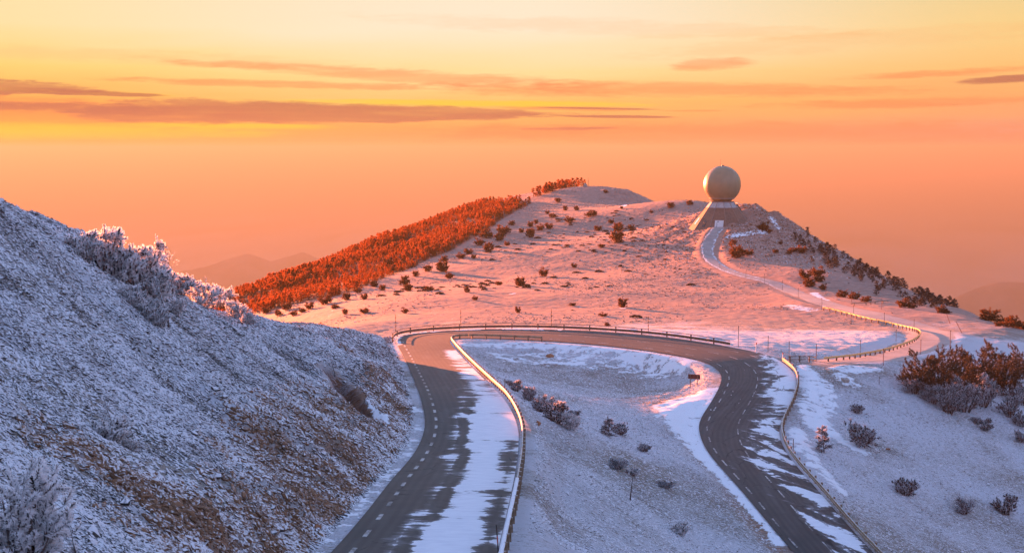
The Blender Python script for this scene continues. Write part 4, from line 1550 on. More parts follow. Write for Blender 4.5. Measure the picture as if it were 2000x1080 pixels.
def put_bush(px, py, h_px, label, kind='R', shape=0, wide=1.0, rz=None, D=None, name='pine_shrub', group=None, cat='shrub', sink=0.08):
    p = P(px, py, D) if D else G(px, py)
    if D:
        p[2] = on_ground(p[0], p[1])
    h_ = h_px * p[1] / FPX
    sets = {'R': RB, 'H': HB, 'N': NB_, 'RT': RT, 'HT': HT}
    mats = {'R': M_RIMED, 'RT': M_RIMED, 'H': M_HALFRIME, 'HT': M_HALFRIME, 'N': M_GLOWNEEDLE}
    pair = sets[kind][shape % len(sets[kind])]
    sc_ = h_ * 0.95 * wide
    root = plant(name, label, cat, (p[0], p[1], p[2] - sink * h_), pair, M_RIMEBARK if kind[0] == 'R' else M_BARK, mats[kind], sc_, RNG.uniform(0, 6.28) if rz is None else rz, group, sz=1.0 / wide)
    return root


# rimed pines on the crest of the left slope
for a in [
        (166, 508, 60, 'rimed pine shrub highest up on the left slope', 'R', 0, 1.1), (203, 526, 86, 'tall rimed pine shrub near the upper end of the left slope group', 'R', 1, 1.0),
        (236, 546, 84, 'rimed pine shrub in the left slope group with one upright leader', 'R', 2, 0.9), (272, 566, 92, 'dense rimed pine shrub in the middle of the left slope group', 'R', 0, 0.95),
        (302, 584, 76, 'rimed pine shrub at the foot of the tall narrow pine', 'R', 1, 0.9), (312, 578, 118, 'tall narrow rimed pine standing out of the left slope group', 'RT', 0, 0.75),
        (352, 572, 48, 'rimed pine shrub behind the crest, right of the dead stem', 'R', 2, 1.25), (258, 598, 44, 'low rimed shrub in the lower row of the left slope group', 'R', 1, 1.2),
        (288, 618, 44, 'second low rimed shrub in the lower row of the left slope group', 'R', 2, 1.2), (312, 636, 36, 'lowest rimed shrub of the left slope group', 'R', 0, 1.2),
        (345, 618, 34, 'small rimed shrub right of the leaning trunk', 'R', 1, 1.0),
        (398, 590, 56, 'rimed shrub at the upper end of the second crest group', 'R', 0, 1.1), (428, 604, 54, 'rimed shrub in the middle of the second crest group', 'R', 2, 1.0),
        (458, 620, 36, 'rimed shrub near the lower end of the second crest group', 'R', 1, 1.1), (484, 634, 26, 'last small rimed shrub of the second crest group', 'R', 0, 1.0),
        (215, 862, 60, 'rimed low shrub alone in the middle of the left slope', 'R', 2, 1.25), (252, 880, 26, 'small rimed shrub just below the lone one on the left slope', 'R', 1, 1.2)]:
    put_bush(*a[:4], kind=a[4], shape=a[5], wide=a[6], group='rimed pines on the left slope')


def bare_tree(px, py, h_px, label, shape, rz, wide=1.0):
    p = G(px, py)
    h_ = h_px * p[1] / FPX
    pair = copy_pair(BARE[shape])
    plant('bare_pine', label, 'tree', (p[0], p[1], p[2] - 0.05), pair, M_RIMEBARK, M_RIMED, h_, rz, sz=1.0)


bare_tree(332, 642, 104, 'leaning half-bare rimed pine with a dark lower trunk', 0, 0.3)
bare_tree(338, 575, 84, 'dead upright stem with short side twigs beside the narrow pine', 1, 1.4)
bare_tree(412, 592, 62, 'dead branching stem over the second crest group', 0, 1.2)
bare_tree(472, 628, 42, 'half-bare rimed stem in the second crest group', 1, 0.2)
bare_tree(497, 638, 34, 'last half-bare rimed stem at the right end of the crest', 0, 0.0)
bare_tree(655, 735, 44, 'thin bare branch above the eroded scar', 1, 0.6)
bare_tree(228, 860, 88, 'bare rimed stem leaning over the lone low shrub', 0, 0.1)

# big rimed pine in the near left corner
p = P(58, 1125, 36.0)
p[2] = on_ground(p[0], p[1])
put = plant('rimed_pine', 'large thickly rimed pine in the near bottom left corner', 'tree', (p[0] - 0.2, p[1], p[2] - 0.3), copy_pair(BIG), M_RIMEBARK, M_RIMED, 2.75, 0.4)
p = P(158, 1110, 37.0)
p[2] = on_ground(p[0], p[1])
plant('bare_pine', 'bent rimed stems right of the near corner pine', 'tree', (p[0], p[1], p[2] - 0.2), copy_pair(pine_meshes(151, 1.0, 0.34, 'flag', 60, 0.11, 0.05, 40, 0.006, 7, lean=(-0.14, 0), bare=0.5, trunk_r=0.024)), M_RIMEBARK, M_RIMED, 2.1, 0.0)

# shrubs between the two legs of the road
for a in [(1008, 764, 24, 'dark pine shrub nearest the bend in the row behind the curving guardrail', 'H', 0, 1.0), (1032, 782, 30, 'half-rimed shrub second in the row behind the guardrail', 'H', 1, 0.9),
          (1062, 808, 44, 'large dark shrub in the row behind the guardrail', 'H', 2, 1.0), (1088, 826, 46, 'broad half-rimed shrub beside the large dark one', 'H', 0, 1.05),
          (1112, 838, 36, 'half-rimed shrub at the lower end of the row behind the guardrail', 'R', 1, 1.0), (1122, 812, 14, 'small dark tuft right of the guardrail row', 'H', 2, 1.6),
          (1190, 852, 40, 'open-crowned small pine alone on the middle slope', 'HT', 0, 1.3), (1212, 848, 22, 'low dark shrub right of the small lone pine', 'H', 1, 1.4),
          (1258, 882, 20, 'dark broken stump-like shrub on the middle slope', 'H', 2, 1.1), (1206, 916, 22, 'low rimed shrub beside the white bare stem', 'H', 0, 1.6), (1236, 928, 14, 'flat dark shrub right of the white bare stem', 'H', 1, 2.0),
          (1300, 952, 16, 'flat half-rimed shrub low on the middle slope', 'H', 2, 2.0), (1330, 1045, 30, 'rimed shrub at the foot of the middle slope', 'R', 0, 1.2),
          (994, 752, 12, 'tiny dark shrub just behind the guardrail curve', 'H', 2, 1.2)]:
    put_bush(*a[:4], kind=a[4], shape=a[5], wide=a[6], group='shrubs on the slope between the road legs')
bare_tree(1230, 975, 66, 'white bare stem standing on the middle slope', 1, 2.0)
# shrubs on the slope below the right leg
for a in [(1610, 884, 56, 'narrow dark pine just below the log guardrail', 'HT', 1, 0.9), (1678, 870, 48, 'round half-rimed shrub on the right slope', 'H', 1, 1.05), (1770, 966, 42, 'dark shrub with a bent stem low on the right slope', 'H', 2, 0.95),
          (1882, 1003, 34, 'small dark shrub near the bottom of the right slope', 'H', 0, 1.0), (1966, 1004, 42, 'dark shrub nearest the bottom right corner', 'H', 1, 1.0), (1675, 806, 22, 'small shrub near the snow patches of the right slope', 'H', 2, 1.0),
          (1926, 841, 28, 'small round shrub below the pine thicket', 'H', 0, 0.8), (1908, 828, 14, 'tiny shrub left of the small round one', 'H', 1, 1.2), (1903, 822, 10, 'tiny tuft at the foot of the thicket', 'H', 2, 1.2), (1995, 832, 36, 'shrub at the right edge of the picture below the thicket', 'H', 2, 0.9),
          (1992, 862, 22, 'thin twiggy shrub at the right edge of the picture', 'H', 1, 1.0)]:
    put_bush(*a[:4], kind=a[4], shape=a[5], wide=a[6], group='shrubs on the slope below the right leg')

# the large pine thicket on the right
THB = [pine_meshes(160 + i, 1.0, 0.50, 'bush', 230, 0.16, 0.055, 26, 0.0075, 10) for i in range(3)]
THN = [copy_pair(q) for q in THB]
THH = [copy_pair(q) for q in THB]
for i, (px, py, hp, kd, wd_, lb) in enumerate([
        (1796, 764, 92, 'N', 0.85, 'sunlit pine at the left end of the thicket'), (1836, 772, 100, 'N', 0.9, 'broad sunlit pine left of the thicket middle'), (1872, 762, 96, 'N', 0.85, 'sunlit pine with the highest crown in the thicket left half'),
        (1908, 760, 92, 'N', 0.85, 'dark pine in the middle of the thicket'), (1940, 752, 92, 'N', 0.8, 'sunlit topped pine right of the thicket middle'), (1968, 772, 84, 'N', 0.8, 'dark pine in the right half of the thicket'),
        (1992, 738, 74, 'N', 0.85, 'pine cut by the right edge of the picture above the thicket'), (1784, 768, 34, 'H', 1.6, 'low dark fringe shrub at the left foot of the thicket'), (1822, 786, 40, 'H', 1.4, 'low dark shrub at the front left foot of the thicket'),
        (1852, 806, 66, 'H', 0.9, 'half-rimed pine at the front of the thicket'), (1882, 802, 74, 'H', 0.95, 'half-rimed pine with sunlit top at the front of the thicket'), (1918, 792, 72, 'H', 0.9, 'front pine with bare dark stems showing below'),
        (1974, 814, 58, 'H', 0.85, 'front pine at the right foot of the thicket'), (1997, 790, 56, 'H', 0.9, 'dark pine at the right edge of the picture in the thicket')]):
    p = G(px, py)
    h_ = hp * 0.86 * p[1] / FPX
    wd_ *= 1.16
    pair = (THN if kd == 'N' else THH)[i % 3]
    plant('pine_tree', lb, 'tree', (p[0], p[1], p[2] - 0.1), pair, M_BARK, M_THICKET if kd == 'N' else M_HALFRIME, h_ * wd_, RNG.uniform(0, 6.28), 'pines of the right hand thicket', sz=1 / wd_)

# sunlit shrubs on the plateau and by the path
FARB = [pine_meshes(180 + i, 1.0, 0.60, 'bush', 150, 0.22, 0.11, 14, 0.026, 10, wood_detail=False) for i in range(4)]
for a in [(1930, 622, 24, 1.5, 'wide sunlit shrub on the right rim of the plateau'), (1958, 622, 16, 1.6, 'low shrub behind the wide sunlit one on the rim'), (1978, 640, 24, 1.2, 'sunlit shrub nearest the right edge on the plateau rim'), (1950, 637, 9, 1.6, 'small low shrub left of the rim shrub'), (1998, 640, 18, 1.6, 'shrub cut by the right edge on the plateau rim'),
          (1764, 600, 17, 1.3, 'sunlit shrub above the barrier bend'), (1780, 602, 9, 2.0, 'low dark tail of the shrub above the barrier bend'), (1838, 611, 15, 1.2, 'sunlit shrub left of the leaning poles'), (1848, 612, 8, 1.8, 'low dark shrub behind the one left of the leaning poles'),
          (1645, 580, 14, 1.4, 'sunlit shrub at the left end of the dark hedge above the path'), (1668, 584, 14, 1.5, 'middle shrub of the dark hedge above the path'), (1692, 590, 12, 1.6, 'right end shrub of the dark hedge above the path'),
          (1572, 545, 19, 1.2, 'bright shrub left of the snow patch by the path'), (1580, 560, 17, 1.2, 'lower bright shrub left of the snow patch by the path'), (1597, 540, 18, 1.3, 'bright shrub above the snow patch by the path'), (1600, 550, 12, 1.5, 'dark shrub below the bright one by the snow patch'), (1608, 566, 12, 1.0, 'dark small shrub in the snow patch'),
          (1438, 503, 26, 1.0, 'bushy sunlit shrub inside the path bend'), (1462, 497, 9, 2.0, 'flat shrub right of the bushy one in the path bend'), (1432, 477, 10, 1.2, 'round shrub above the path bend'), (1492, 450, 16, 1.2, 'sunlit shrub on the mound right of the dome'), (1502, 455, 9, 1.0, 'small pointed shrub on the mound right of the dome'),
          (1548, 492, 9, 1.6, 'small dark shrub at the head of the ridge trees'), (1566, 494, 14, 1.3, 'sunlit shrub at the head of the ridge trees'), (1542, 497, 11, 0.8, 'small pointed shrub below the ridge trees'), (1525, 477, 7, 1.0, 'tiny shrub between mound and ridge trees'), (1515, 494, 7, 1.6, 'flat tiny shrub between mound and ridge trees')]:
    p = G(a[0], a[1])
    h_ = a[2] * p[1] / FPX
    plant('pine_shrub', a[4], 'shrub', (p[0], p[1], p[2] - 0.1 * h_), FARB[int(RNG.integers(4))], M_BARK, M_SHRUB, h_ * 1.0 * a[3], RNG.uniform(0, 6.28), 'shrubs on the plateau and by the path', sz=1 / a[3])

# shrubs scattered over the far hillside
HS = [(1015, 559, 20, 1.1), (1062, 540, 18, .9), (1121, 523, 10, 1.1), (974, 557, 8, 1.8), (912, 571, 13, .9), (928, 586, 9, 1.2), (1011, 611, 14, .8), (1118, 597, 6, 2.6), (1215, 600, 20, 1.0), (1178, 618, 8, 2), (1186, 637, 8, 1.2),
      (1205, 473, 24, 1.2), (1208, 451, 18, 1.2), (1194, 436, 9, 1.2), (1233, 451, 14, 1), (1175, 484, 8, 1.6), (1167, 450, 10, 1.7), (1112, 434, 12, 1.5), (1155, 423, 14, 1.4), (1104, 411, 10, 1), (1126, 411, 10, 1), (1069, 418, 8, 1), (1080, 425, 9, 1.6),
      (1047, 437, 9, 1), (1036, 443, 12, 1), (1055, 450, 13, 1.1), (1072, 447, 13, 1.2), (1036, 464, 20, .9), (1018, 454, 9, 1.3), (983, 457, 18, 1.4), (950, 465, 20, 1.2), (975, 470, 16, 1.3), (955, 490, 18, 1.2), (936, 479, 14, 1.3), (914, 496, 12, 1.5),
      (1310, 406, 12, 1.3), (1347, 400, 10, 1.3), (1272, 416, 6, 1.2), (1183, 377, 7, 1.2), (1214, 408, 6, 1.2), (863, 530, 22, 1.2), (877, 544, 14, 1.1), (791, 558, 22, .9), (798, 569, 16, 1), (838, 568, 10, 1.9), (791, 612, 12, 1), (636, 594, 20, 1.4),
      (677, 586, 16, 1.1), (712, 585, 13, 1.2), (574, 617, 12, 1.1), (544, 617, 14, .9), (674, 614, 12, .9), (712, 611, 10, 2), (627, 640, 10, 1), (766, 532, 18, .9), (747, 567, 12, 1.2), (758, 522, 22, .9), (900, 505, 12, 1.3), (868, 512, 14, 1.1),
      (812, 540, 12, 1.2), (730, 560, 14, 1.2), (700, 572, 12, 1.3), (605, 604, 16, 1.1), (560, 606, 16, 1.2), (520, 612, 14, 1.2), (590, 610, 10, 1.4), (655, 602, 9, 1.6), (835, 530, 13, 1.3), (925, 505, 9, 1.2), (990, 480, 9, 1.2), (1000, 440, 10, 1.3), (1090, 395, 9, 1.4)]
LBL = 'small sunlit pine shrub scattered on the far hillside'
OWN = {(1205, 473): 'largest shrub clump on the far hillside, left of the radar dome', (1208, 451): 'shrub standing just above the largest clump left of the dome', (1233, 451): 'shrub just right of the largest clump left of the dome',
       (1015, 559): 'broad dark shrub in the middle of the open far hillside', (1062, 540): 'shrub up and right of the broad dark one in the hillside middle', (1121, 523): 'small lone shrub on the bare hillside below the largest clump',
       (1215, 600): 'spiky lone shrub low on the hillside above the bend', (1011, 611): 'narrow lone shrub just above the dark guardrail', (1155, 423): 'wide shrub below the far peak on the right',
       (1112, 434): 'wide shrub below the far peak on the left', (1036, 464): 'tall shrub right of the upper corner of the wood', (983, 457): 'wide shrub touching the upper corner of the wood', (950, 465): 'big shrub at the edge of the wood near its upper end',
       (955, 490): 'big shrub below the edge of the wood near its upper end', (863, 530): 'big shrub clump in the middle below the wood edge', (791, 558): 'tall shrub left of the middle below the wood edge', (798, 569): 'shrub just below the tall one left of the middle',
       (636, 594): 'wide shrub clump low at the left below the wood', (677, 586): 'round shrub right of the wide clump at the left', (758, 522): 'tall shrub standing close to the wood edge middle', (1310, 406): 'skyline shrub on the ridge left of the dome', (1347, 400): 'skyline shrub nearest the dome',
       (912, 571): 'pointed lone shrub on the left part of the open hillside', (791, 612): 'lone shrub low on the hillside above the left end of the guardrail', (627, 640): 'lone shrub at the hillside foot behind the left crest', (1183, 377): 'shrub on top of the bald hump right of the far peak'}
for i, (px, py, hp, wd_) in enumerate(HS):
    p = G(px, py, y0=225.0)
    h_ = hp * p[1] / FPX
    plant('hillside_shrub', OWN.get((px, py), LBL), 'shrub', (p[0], p[1], p[2] - 0.08 * h_), FARB[i % 4], M_BARK, M_SHRUB, h_ * 0.92 * wd_, RNG.uniform(0, 6.28), 'shrubs scattered on the far hillside', sz=1 / wd_)


# creeping juniper cushions: dark flat mats on the far hillside
def mat_mesh(seed):
    rng = np.random.default_rng(seed)
    k = 70
    a = rng.uniform(0, 6.283, k)
    r = np.sqrt(rng.uniform(0, 1, k))
    base = np.stack([r * np.cos(a), r * np.sin(a) * 0.55, 0.0 + 0.24 * (1 - r ** 2)], 1)
    d = np.stack([0.5 * np.cos(a), 0.5 * np.sin(a), np.full(k, 0.8)], 1) + rng.normal(size=(k, 3)) * 0.3
    d /= np.linalg.norm(d, axis=1)[:, None]
    v, f, rnd, tip, wd = blades(base, d, np.full(k, 0.16), np.full(k, 0.16), 6, 0.07, rng)
    me = np_mesh('juniper_mat', v, f, False)
    for a_, arr in (('rnd', rnd), ('tip', tip), ('wind', wd)):
        at2 = me.attributes.new(a_, 'FLOAT', 'POINT')
        at2.data.foreach_set('value', np.ascontiguousarray(arr, np.float32))
    me.materials.append(M_JUNIPER)
    return me


MATS = [mat_mesh(300 + i) for i in range(3)]
hill_poly = [(640, 640), (1000, 634), (1330, 640), (1480, 620), (1400, 560), (1350, 480), (1330, 430), (1240, 410), (1100, 420), (1000, 470), (860, 540), (700, 595), (560, 622)]


def in_poly(x, y, poly):
    c = np.zeros(np.shape(x), bool)
    j = len(poly) - 1
    for i in range(len(poly)):
        xi, yi, xj, yj = poly[i][0], poly[i][1], poly[j][0], poly[j][1]
        c ^= ((yi > y) != (yj > y)) & (x < (xj - xi) * (y - yi) / (yj - yi + 1e-12) + xi)
        j = i
    return c


hp_w = [G(a, b, y0=225.0)[:2] for a, b in hill_poly]
hx = RNG.uniform(min(q[0] for q in hp_w), max(q[0] for q in hp_w), 5000)
hy = RNG.uniform(min(q[1] for q in hp_w), max(q[1] for q in hp_w), 5000)
kk = in_poly(hx, hy, hp_w) & (fbm(hx / 45.0, hy / 45.0, 2, 17) + 0.5 * RNG.uniform(-1, 1, 5000) > 0.05)
hx, hy = hx[kk][:210], hy[kk][:210]
for i in range(len(hx)):
    s_ = RNG.uniform(0.45, 1.15) ** 1.3
    o = tag(obj('juniper_mat', MATS[i % 3], None, None, (hx[i], hy[i], on_ground(hx[i], hy[i]) - 0.02)), 'dark flat creeping juniper cushion on the far hillside', 'shrub', 'juniper cushions on the far hillside')
    o.scale = (s_, s_, s_ * RNG.uniform(0.8, 1.3))
    o.rotation_euler = (0, 0, RNG.normal(0.4, 0.4))

# ------------------------------------------------------------------ conifer woods
FT = [pine_meshes(200 + i, 1.0, 0.30 + 0.03 * i, 'cone', 85, 0.10, 0.060, 11, 0.018, 7, wood_detail=False, trunk_r=0.03) for i in range(4)]
FTD = [copy_pair(q) for q in FT]
wood_px_low = [(485, 616), (530, 606), (580, 594), (650, 580), (700, 566), (760, 540), (820, 515), (880, 490), (930, 462), (975, 432), (1010, 412), (1035, 398)]
low_w = np.array([G(a, b, y0=225.0)[:2] for a, b in wood_px_low])
ridge_w = np.array([P(*q)[:2] for q in [(1030, 392, 615), (970, 392, 650), (850, 434, 615), (740, 474, 575), (600, 532, 520), (450, 582, 455), (400, 600, 420)]])
ridge_out = ridge_w + np.array([-14.0, 16.0])
wood_poly = np.vstack([low_w, ridge_out])
lo, hi = wood_poly.min(0), wood_poly.max(0)
tx, ty = RNG.uniform(lo[0], hi[0], 26000), RNG.uniform(lo[1], hi[1], 26000)
kk = in_poly(tx, ty, wood_poly)
tx, ty = tx[kk][:4600], ty[kk][:4600]
dl, _ = poly_dist(tx, ty, resample(low_w, 2.0))
order = np.argsort(dl)
tx, ty = tx[order], ty[order]
th = RNG.uniform(1.8, 3.7, len(tx)) * (0.85 + 0.3 * fbm(tx / 25.0, ty / 25.0, 2, 44))


def conifer(x, y, h_, label, group, pair, mat, name='pine_tree', wide=1.0):
    return plant(name, label, 'tree', (x, y, on_ground(x, y) - 0.15), pair, M_BARK, mat, h_ * wide, RNG.uniform(0, 6.28), group, sz=1 / wide)


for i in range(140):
    conifer(tx[i], ty[i], th[i] * 0.9, 'sunlit pine along the lower edge of the wood on the far hillside', 'edge pines of the hillside wood', FT[i % 4], M_GLOWNEEDLE, wide=RNG.uniform(0.95, 1.4))


def scatter(name, label, pts, rot, scl, sources, cat=None):
    """stuff: many small copies on given points"""
    me = bpy.data.meshes.new(name)
    me.vertices.add(len(pts))
    me.vertices.foreach_set('co', np.ascontiguousarray(pts, np.float32).ravel())
    for nm, arr in (('rot', rot), ('scl', scl)):
        a = me.attributes.new(nm, 'FLOAT_VECTOR', 'POINT')
        a.data.foreach_set('vector', np.ascontiguousarray(arr, np.float32).ravel())
    o = obj(name, me)
    src = bpy.data.collections.new(name + '_source')
    for s_ in sources:
        src.objects.link(s_)
    ng = bpy.data.node_groups.new(name, 'GeometryNodeTree')
    ng.interface.new_socket('Geometry', in_out='INPUT', socket_type='NodeSocketGeometry')
    ng.interface.new_socket('Geometry', in_out='OUTPUT', socket_type='NodeSocketGeometry')
    gi, go = ng.nodes.new('NodeGroupInput'), ng.nodes.new('NodeGroupOutput')
    ci = ng.nodes.new('GeometryNodeCollectionInfo')
    ci.inputs['Collection'].default_value = src
    ci.inputs['Separate Children'].default_value = True
    ci.inputs['Reset Children'].default_value = True
    ip = ng.nodes.new('GeometryNodeInstanceOnPoints')
    ip.inputs['Pick Instance'].default_value = True
    ar = ng.nodes.new('GeometryNodeInputNamedAttribute')
    ar.data_type = 'FLOAT_VECTOR'
    ar.inputs[0].default_value = 'rot'
    as_ = ng.nodes.new('GeometryNodeInputNamedAttribute')
    as_.data_type = 'FLOAT_VECTOR'
    as_.inputs[0].default_value = 'scl'
    ng.links.new(gi.outputs[0], ip.inputs['Points'])
    ng.links.new(ci.outputs[0], ip.inputs['Instance'])
    ng.links.new(ar.outputs[0], ip.inputs['Rotation'])
    ng.links.new(as_.outputs[0], ip.inputs['Scale'])
    ng.links.new(ip.outputs[0], go.inputs[0])
    md_ = o.modifiers.new('scatter', 'NODES')
    md_.node_group = ng
    return tag(o, label, cat, kind='stuff')


def joined(pair, mb, mn, name):
    """trunk and crown of a tree in one source object"""
    me = pair[1].copy()
    if not me.materials:
        me.materials.append(mn)
    return bpy.data.objects.new(name, me)


src = [joined(q, M_BARK, M_GLOWNEEDLE, 'wood_pine') for q in FT]
n0 = 140
zz_ = grid_z(tx[n0:], ty[n0:], Z) - 0.15
nrest = len(tx) - n0
ww = RNG.uniform(0.9, 1.35, nrest)
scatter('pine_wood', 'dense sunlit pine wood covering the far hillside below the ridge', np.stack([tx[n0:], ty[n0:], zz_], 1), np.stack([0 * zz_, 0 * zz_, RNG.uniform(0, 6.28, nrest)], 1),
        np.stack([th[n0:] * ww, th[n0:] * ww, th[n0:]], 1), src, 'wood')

# pines on the far peak
pk = np.array([P(*q)[:2] for q in [(1060, 390, 612), (1078, 386, 622), (1095, 379, 630), (1115, 371, 640), (1138, 365, 648)]])
pk = resample(catmull(np.hstack([pk, pk * 0])[:, :3], 1.0), 1.0)
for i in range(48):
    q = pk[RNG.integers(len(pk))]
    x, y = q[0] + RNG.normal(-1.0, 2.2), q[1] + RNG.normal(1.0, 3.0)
    conifer(x, y, RNG.uniform(2.4, 4.4), 'small pine clothing the left shoulder of the far peak', 'pines on the far peak', FT[i % 4], M_GLOWNEEDLE, wide=1.3)

# dark trees down the shaded side of the right hand ridge
rows = [([(1590, 478), (1630, 494), (1680, 520), (1720, 540), (1755, 557)], 40, 2.2, 5.0), ([(1600, 500), (1640, 520), (1690, 548), (1720, 560)], 28, 2.0, 5.0), ([(1786, 570), (1810, 580), (1840, 590), (1880, 604)], 24, 2.3, 3.5),
        ([(1720, 556), (1750, 575), (1790, 592), (1830, 604)], 20, 1.9, 4.0), ([(1560, 480), (1600, 490), (1630, 505)], 14, 1.8, 3.5)]
for pts, n, hm, jt in rows:
    q = np.array([G(a, b, y0=225.0) for a, b in pts])
    q = resample(catmull(q, 1.0), 1.0)
    for i in range(n):
        c = q[RNG.integers(len(q))]
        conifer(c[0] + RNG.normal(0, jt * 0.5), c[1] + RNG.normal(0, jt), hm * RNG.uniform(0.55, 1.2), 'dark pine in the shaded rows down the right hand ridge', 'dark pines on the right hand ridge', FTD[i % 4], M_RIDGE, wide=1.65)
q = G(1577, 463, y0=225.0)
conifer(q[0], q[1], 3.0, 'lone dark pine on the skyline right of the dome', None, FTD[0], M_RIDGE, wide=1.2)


# ------------------------------------------------------------------ loose stones
def stone(seed, mat, flat=0.7):
    rng = np.random.default_rng(seed)
    import bmesh
    b = bmesh.new()
    bmesh.ops.create_icosphere(b, subdivisions=1, radius=0.5)
    for v in b.verts:
        v.co *= rng.uniform(0.65, 1.2)
        v.co.z *= flat
    me = bpy.data.meshes.new('stone')
    b.to_mesh(me)
    b.free()
    me.materials.append(mat)
    return bpy.data.objects.new('stone', me)


def rime_stone_material(name, col, frost):
    m_, n_, bs, out = material(name)
    gn = n_.new('ShaderNodeNewGeometry')
    oi = n_.new('ShaderNodeObjectInfo')
    nx_, ny_, nz_ = n_.sep(gn.outputs['Normal'])
    up = n_.add(n_.mul(nz_, 0.65), n_.add(n_.mul(nx_, 0.35), n_.mul(ny_, -0.25)))
    fz = n_.noise(gn.outputs['Position'], 7.0, 3.0, 0.6)
    pz_ = n_.noise(gn.outputs['Position'], 0.25, 3.0, 0.5)
    fm = n_.step(n_.add(n_.add(up, n_.mul(n_.sub(fz, 0.5), 1.1)), n_.mul(n_.sub(pz_, 0.5), 0.9)), 0.75 - frost, 1.05 - frost)
    c = n_.mix(oi.outputs['Random'], tuple(x * 0.55 for x in col), tuple(x * 1.35 for x in col))
    c = n_.mix(fm, c, (0.78, 0.76, 0.78))
    n_.put(bs.inputs['Base Color'], c)
    bs.inputs['Roughness'].default_value = 0.9
    bs.inputs['Specular IOR Level'].default_value = 0.15
    return m_


M_RS1 = rime_stone_material('rimed_stone', (0.100, 0.085, 0.078), 0.27)
M_RS2 = rime_stone_material('dusted_stone', (0.24, 0.130, 0.075), 0.17)


def lay_stones(name, label, x, y, size, aspect, mat, ang, seed, flat=0.6, dip=0.0, wob=0.5):
    n = len(x)
    z = grid_z(x, y, Z)
    rot = np.stack([RNG.normal(0, 0.25, n), RNG.normal(dip, 0.25, n), ang + RNG.normal(0, wob, n)], 1)
    scl = np.stack([size * aspect, size, size * RNG.uniform(0.7, 1.2, n)], 1)
    return scatter(name, label, np.stack([x, y, z + size * 0.08], 1), rot, scl, [stone(seed + i, mat, flat) for i in range(4)])


def spread_pts(n, x0, x1, y0, y1, power=1.5):
    yy = y0 + (y1 - y0) * RNG.uniform(0, 1, n) ** power
    xx = RNG.uniform(x0, x1, n)
    return xx, yy


def off_road(x, y, margin=0.5):
    return grid_z(x, y, dr) > 0.6 + margin


x, y = spread_pts(330000, -42, -4, 34, 205, 1.7)
k = (grid_z(x, y, side) > 0) | (y < 50)
k &= off_road(x, y, 0.35) & (x / y > -0.385) & (x / y < -0.07)
k &= grid_z(x, y, bankw) < RNG.uniform(0.0, 0.75, len(x))
k &= grid_z(x, y, scar) < 0.25
x, y = x[k], y[k]
lay_stones('scree', 'rimed scree covering the left slope', x, y, RNG.uniform(0.05, 0.15, len(x)) * (0.7 + y / 160), RNG.uniform(1.6, 4.2, len(x)), M_RS1, math.radians(-22), 400, 0.6, 0.40, 0.32)
x, y = spread_pts(170000, -8, 75, 70, 200, 1.0)
k = off_road(x, y, 0.7) & (grid_z(x, y, SNOW) < 0.35) & (x / y < 0.385) & (grid_z(x, y, pd) > 4)
x, y = x[k], y[k]
M_RS3 = rime_stone_material('frosted_turf_stone', (0.15, 0.125, 0.11), 0.52)
lay_stones('stony_turf', 'frosted stony ground on the slopes between and below the road legs', x, y, RNG.uniform(0.05, 0.16, len(x)), RNG.uniform(1.3, 3.0, len(x)), M_RS3, math.radians(-20), 410, 0.5, 0.15, 0.4)
# earthy rubble on the cut bank
bx, by = spread_pts(320000, -22, -4, 45, 150, 1.2)
k = (grid_z(bx, by, bankw) > RNG.uniform(0.1, 0.9, len(bx))) & off_road(bx, by, 0.6) & (grid_z(bx, by, scar) < 0.3)
bx, by = bx[k][:60000], by[k][:60000]
lay_stones('rubble', 'brown rubble on the cut bank beside the near leg', bx, by, 0.05 + 0.26 * RNG.uniform(0, 1, len(bx)) ** 3.5, RNG.uniform(1.1, 2.4, len(bx)), M_RS2, math.radians(-25), 420, 0.7, 0.4, 0.5)
# rocks on the mound right of the dome and beside the path
x = RNG.normal(80, 22, 9000)
y = RNG.normal(440, 34, 9000)
k = (grid_z(x, y, pd) > 3.5) & (np.hypot(x - R_C[0], y - DD) > 10)
x, y = x[k], y[k]
lay_stones('rubble', 'loose limestone rubble on the mound beside the radar dome', x, y, RNG.uniform(0.2, 0.75, len(x)) ** 1.2, RNG.uniform(1.0, 1.6, len(x)), M_RS2, 0.0, 430, 0.7)


# stones of the far hillside and larger blocks on the left slope
x, y = RNG.uniform(-60, 110, 60000), RNG.uniform(235, 640, 60000)
k = (grid_z(x, y, farw) > 0.4) & (grid_z(x, y, pd) > 4) & (grid_z(x, y, FLOOR) < 0.2) & (np.abs(x / y) < 0.38) & (fbm(x / 22.0, y / 30.0, 3, 97) + RNG.normal(0, 0.25, len(x)) > 0.12)
x, y = x[k][:17000], y[k][:17000]
M_RS4 = rime_stone_material('hillside_stone', (0.30, 0.175, 0.125), 0.10)
lay_stones('hillside_stones', 'scattered small stones over the far hillside', x, y, 0.10 + 0.34 * RNG.uniform(0, 1, len(x)) ** 2.5, RNG.uniform(1.0, 2.0, len(x)), M_RS4, 0.0, 440, 0.6)
x, y = spread_pts(2600, -42, -8, 40, 190, 1.3)
k = (grid_z(x, y, leftw) > 0.3) & off_road(x, y, 1.5) & (x / y > -0.385) & (fbm(x / 9.0, y / 9.0, 2, 99) > 0.1)
x, y = x[k], y[k]
lay_stones('scree_blocks', 'larger rimed blocks standing out of the left slope scree', x, y, 0.18 + 0.35 * RNG.uniform(0, 1, len(x)) ** 2.2, RNG.uniform(1.0, 1.8, len(x)), M_RS1, math.radians(-22), 450, 0.65, 0.35, 0.5)


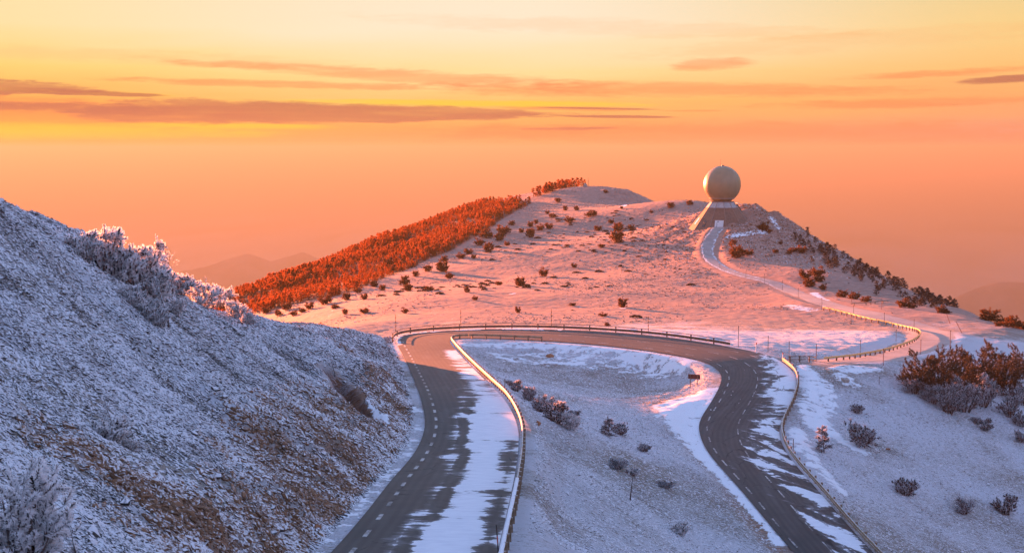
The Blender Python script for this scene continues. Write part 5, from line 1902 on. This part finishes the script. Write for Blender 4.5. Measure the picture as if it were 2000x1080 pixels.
# single rocks one can point to
def rock(px, py, w_px, label, mat, seed, flat=0.7):
    p = G(px, py)
    s_ = w_px * p[1] / FPX
    o = stone(seed, mat, flat)
    o.name = 'rock'
    me = o.data
    COL.objects.link(o)
    o.location = (p[0], p[1], p[2] + s_ * 0.12)
    o.scale = (s_, s_ * 0.8, s_ * 0.9)
    o.rotation_euler = (0.1, 0.15, seed)
    return tag(o, label, 'rock')


rock(1050, 828, 17, 'rust-brown boulder on the slope behind the guardrail', M_RUSTROCK, 501, 0.7)
rock(1074, 697, 20, 'rusty rock on the snowy bank inside the bend', M_RUSTROCK, 509, 0.6)
rock(1622, 728, 18, 'brown rock between snow patches near the turning place', M_ROCK, 502, 0.7)
rock(1652, 745, 22, 'brown rock at the lower end of the snow patch by the turning place', M_ROCK, 503, 0.6)
rock(1735, 878, 12, 'flat brown rock on the open right slope', M_RUSTROCK, 504, 0.5)
rock(700, 1013, 10, 'white snow-covered stone at the left edge of the road', M_SNOWCAP, 505, 0.6)
rock(620, 1032, 22, 'rust-brown boulder at the foot of the cut bank', M_RUSTROCK, 506, 0.8)
rock(205, 553, 12, 'snowy white stone below the left slope shrubs', M_SNOWCAP, 507, 0.6)
rock(80, 473, 9, 'small white stone high on the left slope', M_SNOWCAP, 508, 0.6)

# ------------------------------------------------------------------ far hills above the plain
M_HILL = simple('far_woodland', (0.22, 0.17, 0.16), 0.95, 0.35, 0.002)


def far_hill(name, pts, D, depth, seed):
    """ridge line given in picture points, standing on the plain at distance D"""
    q = np.array([P(a, b, D) for a, b in pts])
    xs = np.linspace(q[0, 0], q[-1, 0], 90)
    top = np.interp(xs, q[:, 0], q[:, 2]) + 18 * fbm(xs / 500.0, xs * 0 + seed, 4, seed)
    ts = np.linspace(-1, 1, 41)
    prof = (1 - np.abs(ts)) ** 1.3
    xx, tt = np.meshgrid(xs, ts, indexing='ij')
    zz = PLAIN - 60 + (top[:, None] - PLAIN + 60) * prof[None]
    zz += 45 * fbm(xx / 700.0, tt * 4, 4, seed + 3) * (1 - prof[None]) * prof[None] * 4
    yy = D + tt * depth + 0.12 * depth * fbm(xx / 900.0, tt * 0 + 3, 3, seed + 5)
    ii = np.arange(xx.size).reshape(xx.shape)
    ff = np.stack([ii[:-1, :-1], ii[1:, :-1], ii[1:, 1:], ii[:-1, 1:]], -1).reshape(-1, 4)
    return tag(obj(name, np_mesh(name, np.stack([xx, yy, zz], -1).reshape(-1, 3), ff), M_HILL), kind='structure')


far_hill('distant_mountain', [(250, 570), (340, 535), (400, 520), (440, 506), (482, 497), (500, 503), (525, 511), (550, 500), (585, 490), (605, 502), (640, 520), (720, 545), (820, 575)], 9500, 1800, 3)
far_hill('distant_hills', [(1560, 600), (1640, 560), (1690, 548), (1735, 556), (1800, 575), (1860, 592), (1900, 575), (1950, 556), (2000, 550), (2080, 552), (2200, 565), (2350, 610)], 9000, 1500, 13)

# ------------------------------------------------------------------ haze: still air over the plain
hz = MB().box(0, 20000, (PLAIN - 80 + 40) / 2, 140000, 80000, 40 - (PLAIN - 80)).build('haze', None)
mh = bpy.data.materials.new('haze')
mh.use_nodes = True
mh.node_tree.nodes.clear()
nh = NT(mh.node_tree)
vol = nh.new('ShaderNodeVolumePrincipled')
vol.inputs['Color'].default_value = (0.245, 0.25, 0.205, 1)
vol.inputs['Density'].default_value = 1.2e-4
vol.inputs['Anisotropy'].default_value = 0.26
oh = nh.new('ShaderNodeOutputMaterial')
nh.l.new(vol.outputs[0], oh.inputs['Volume'])
hz.data.materials.append(mh)
tag(hz, kind='stuff')
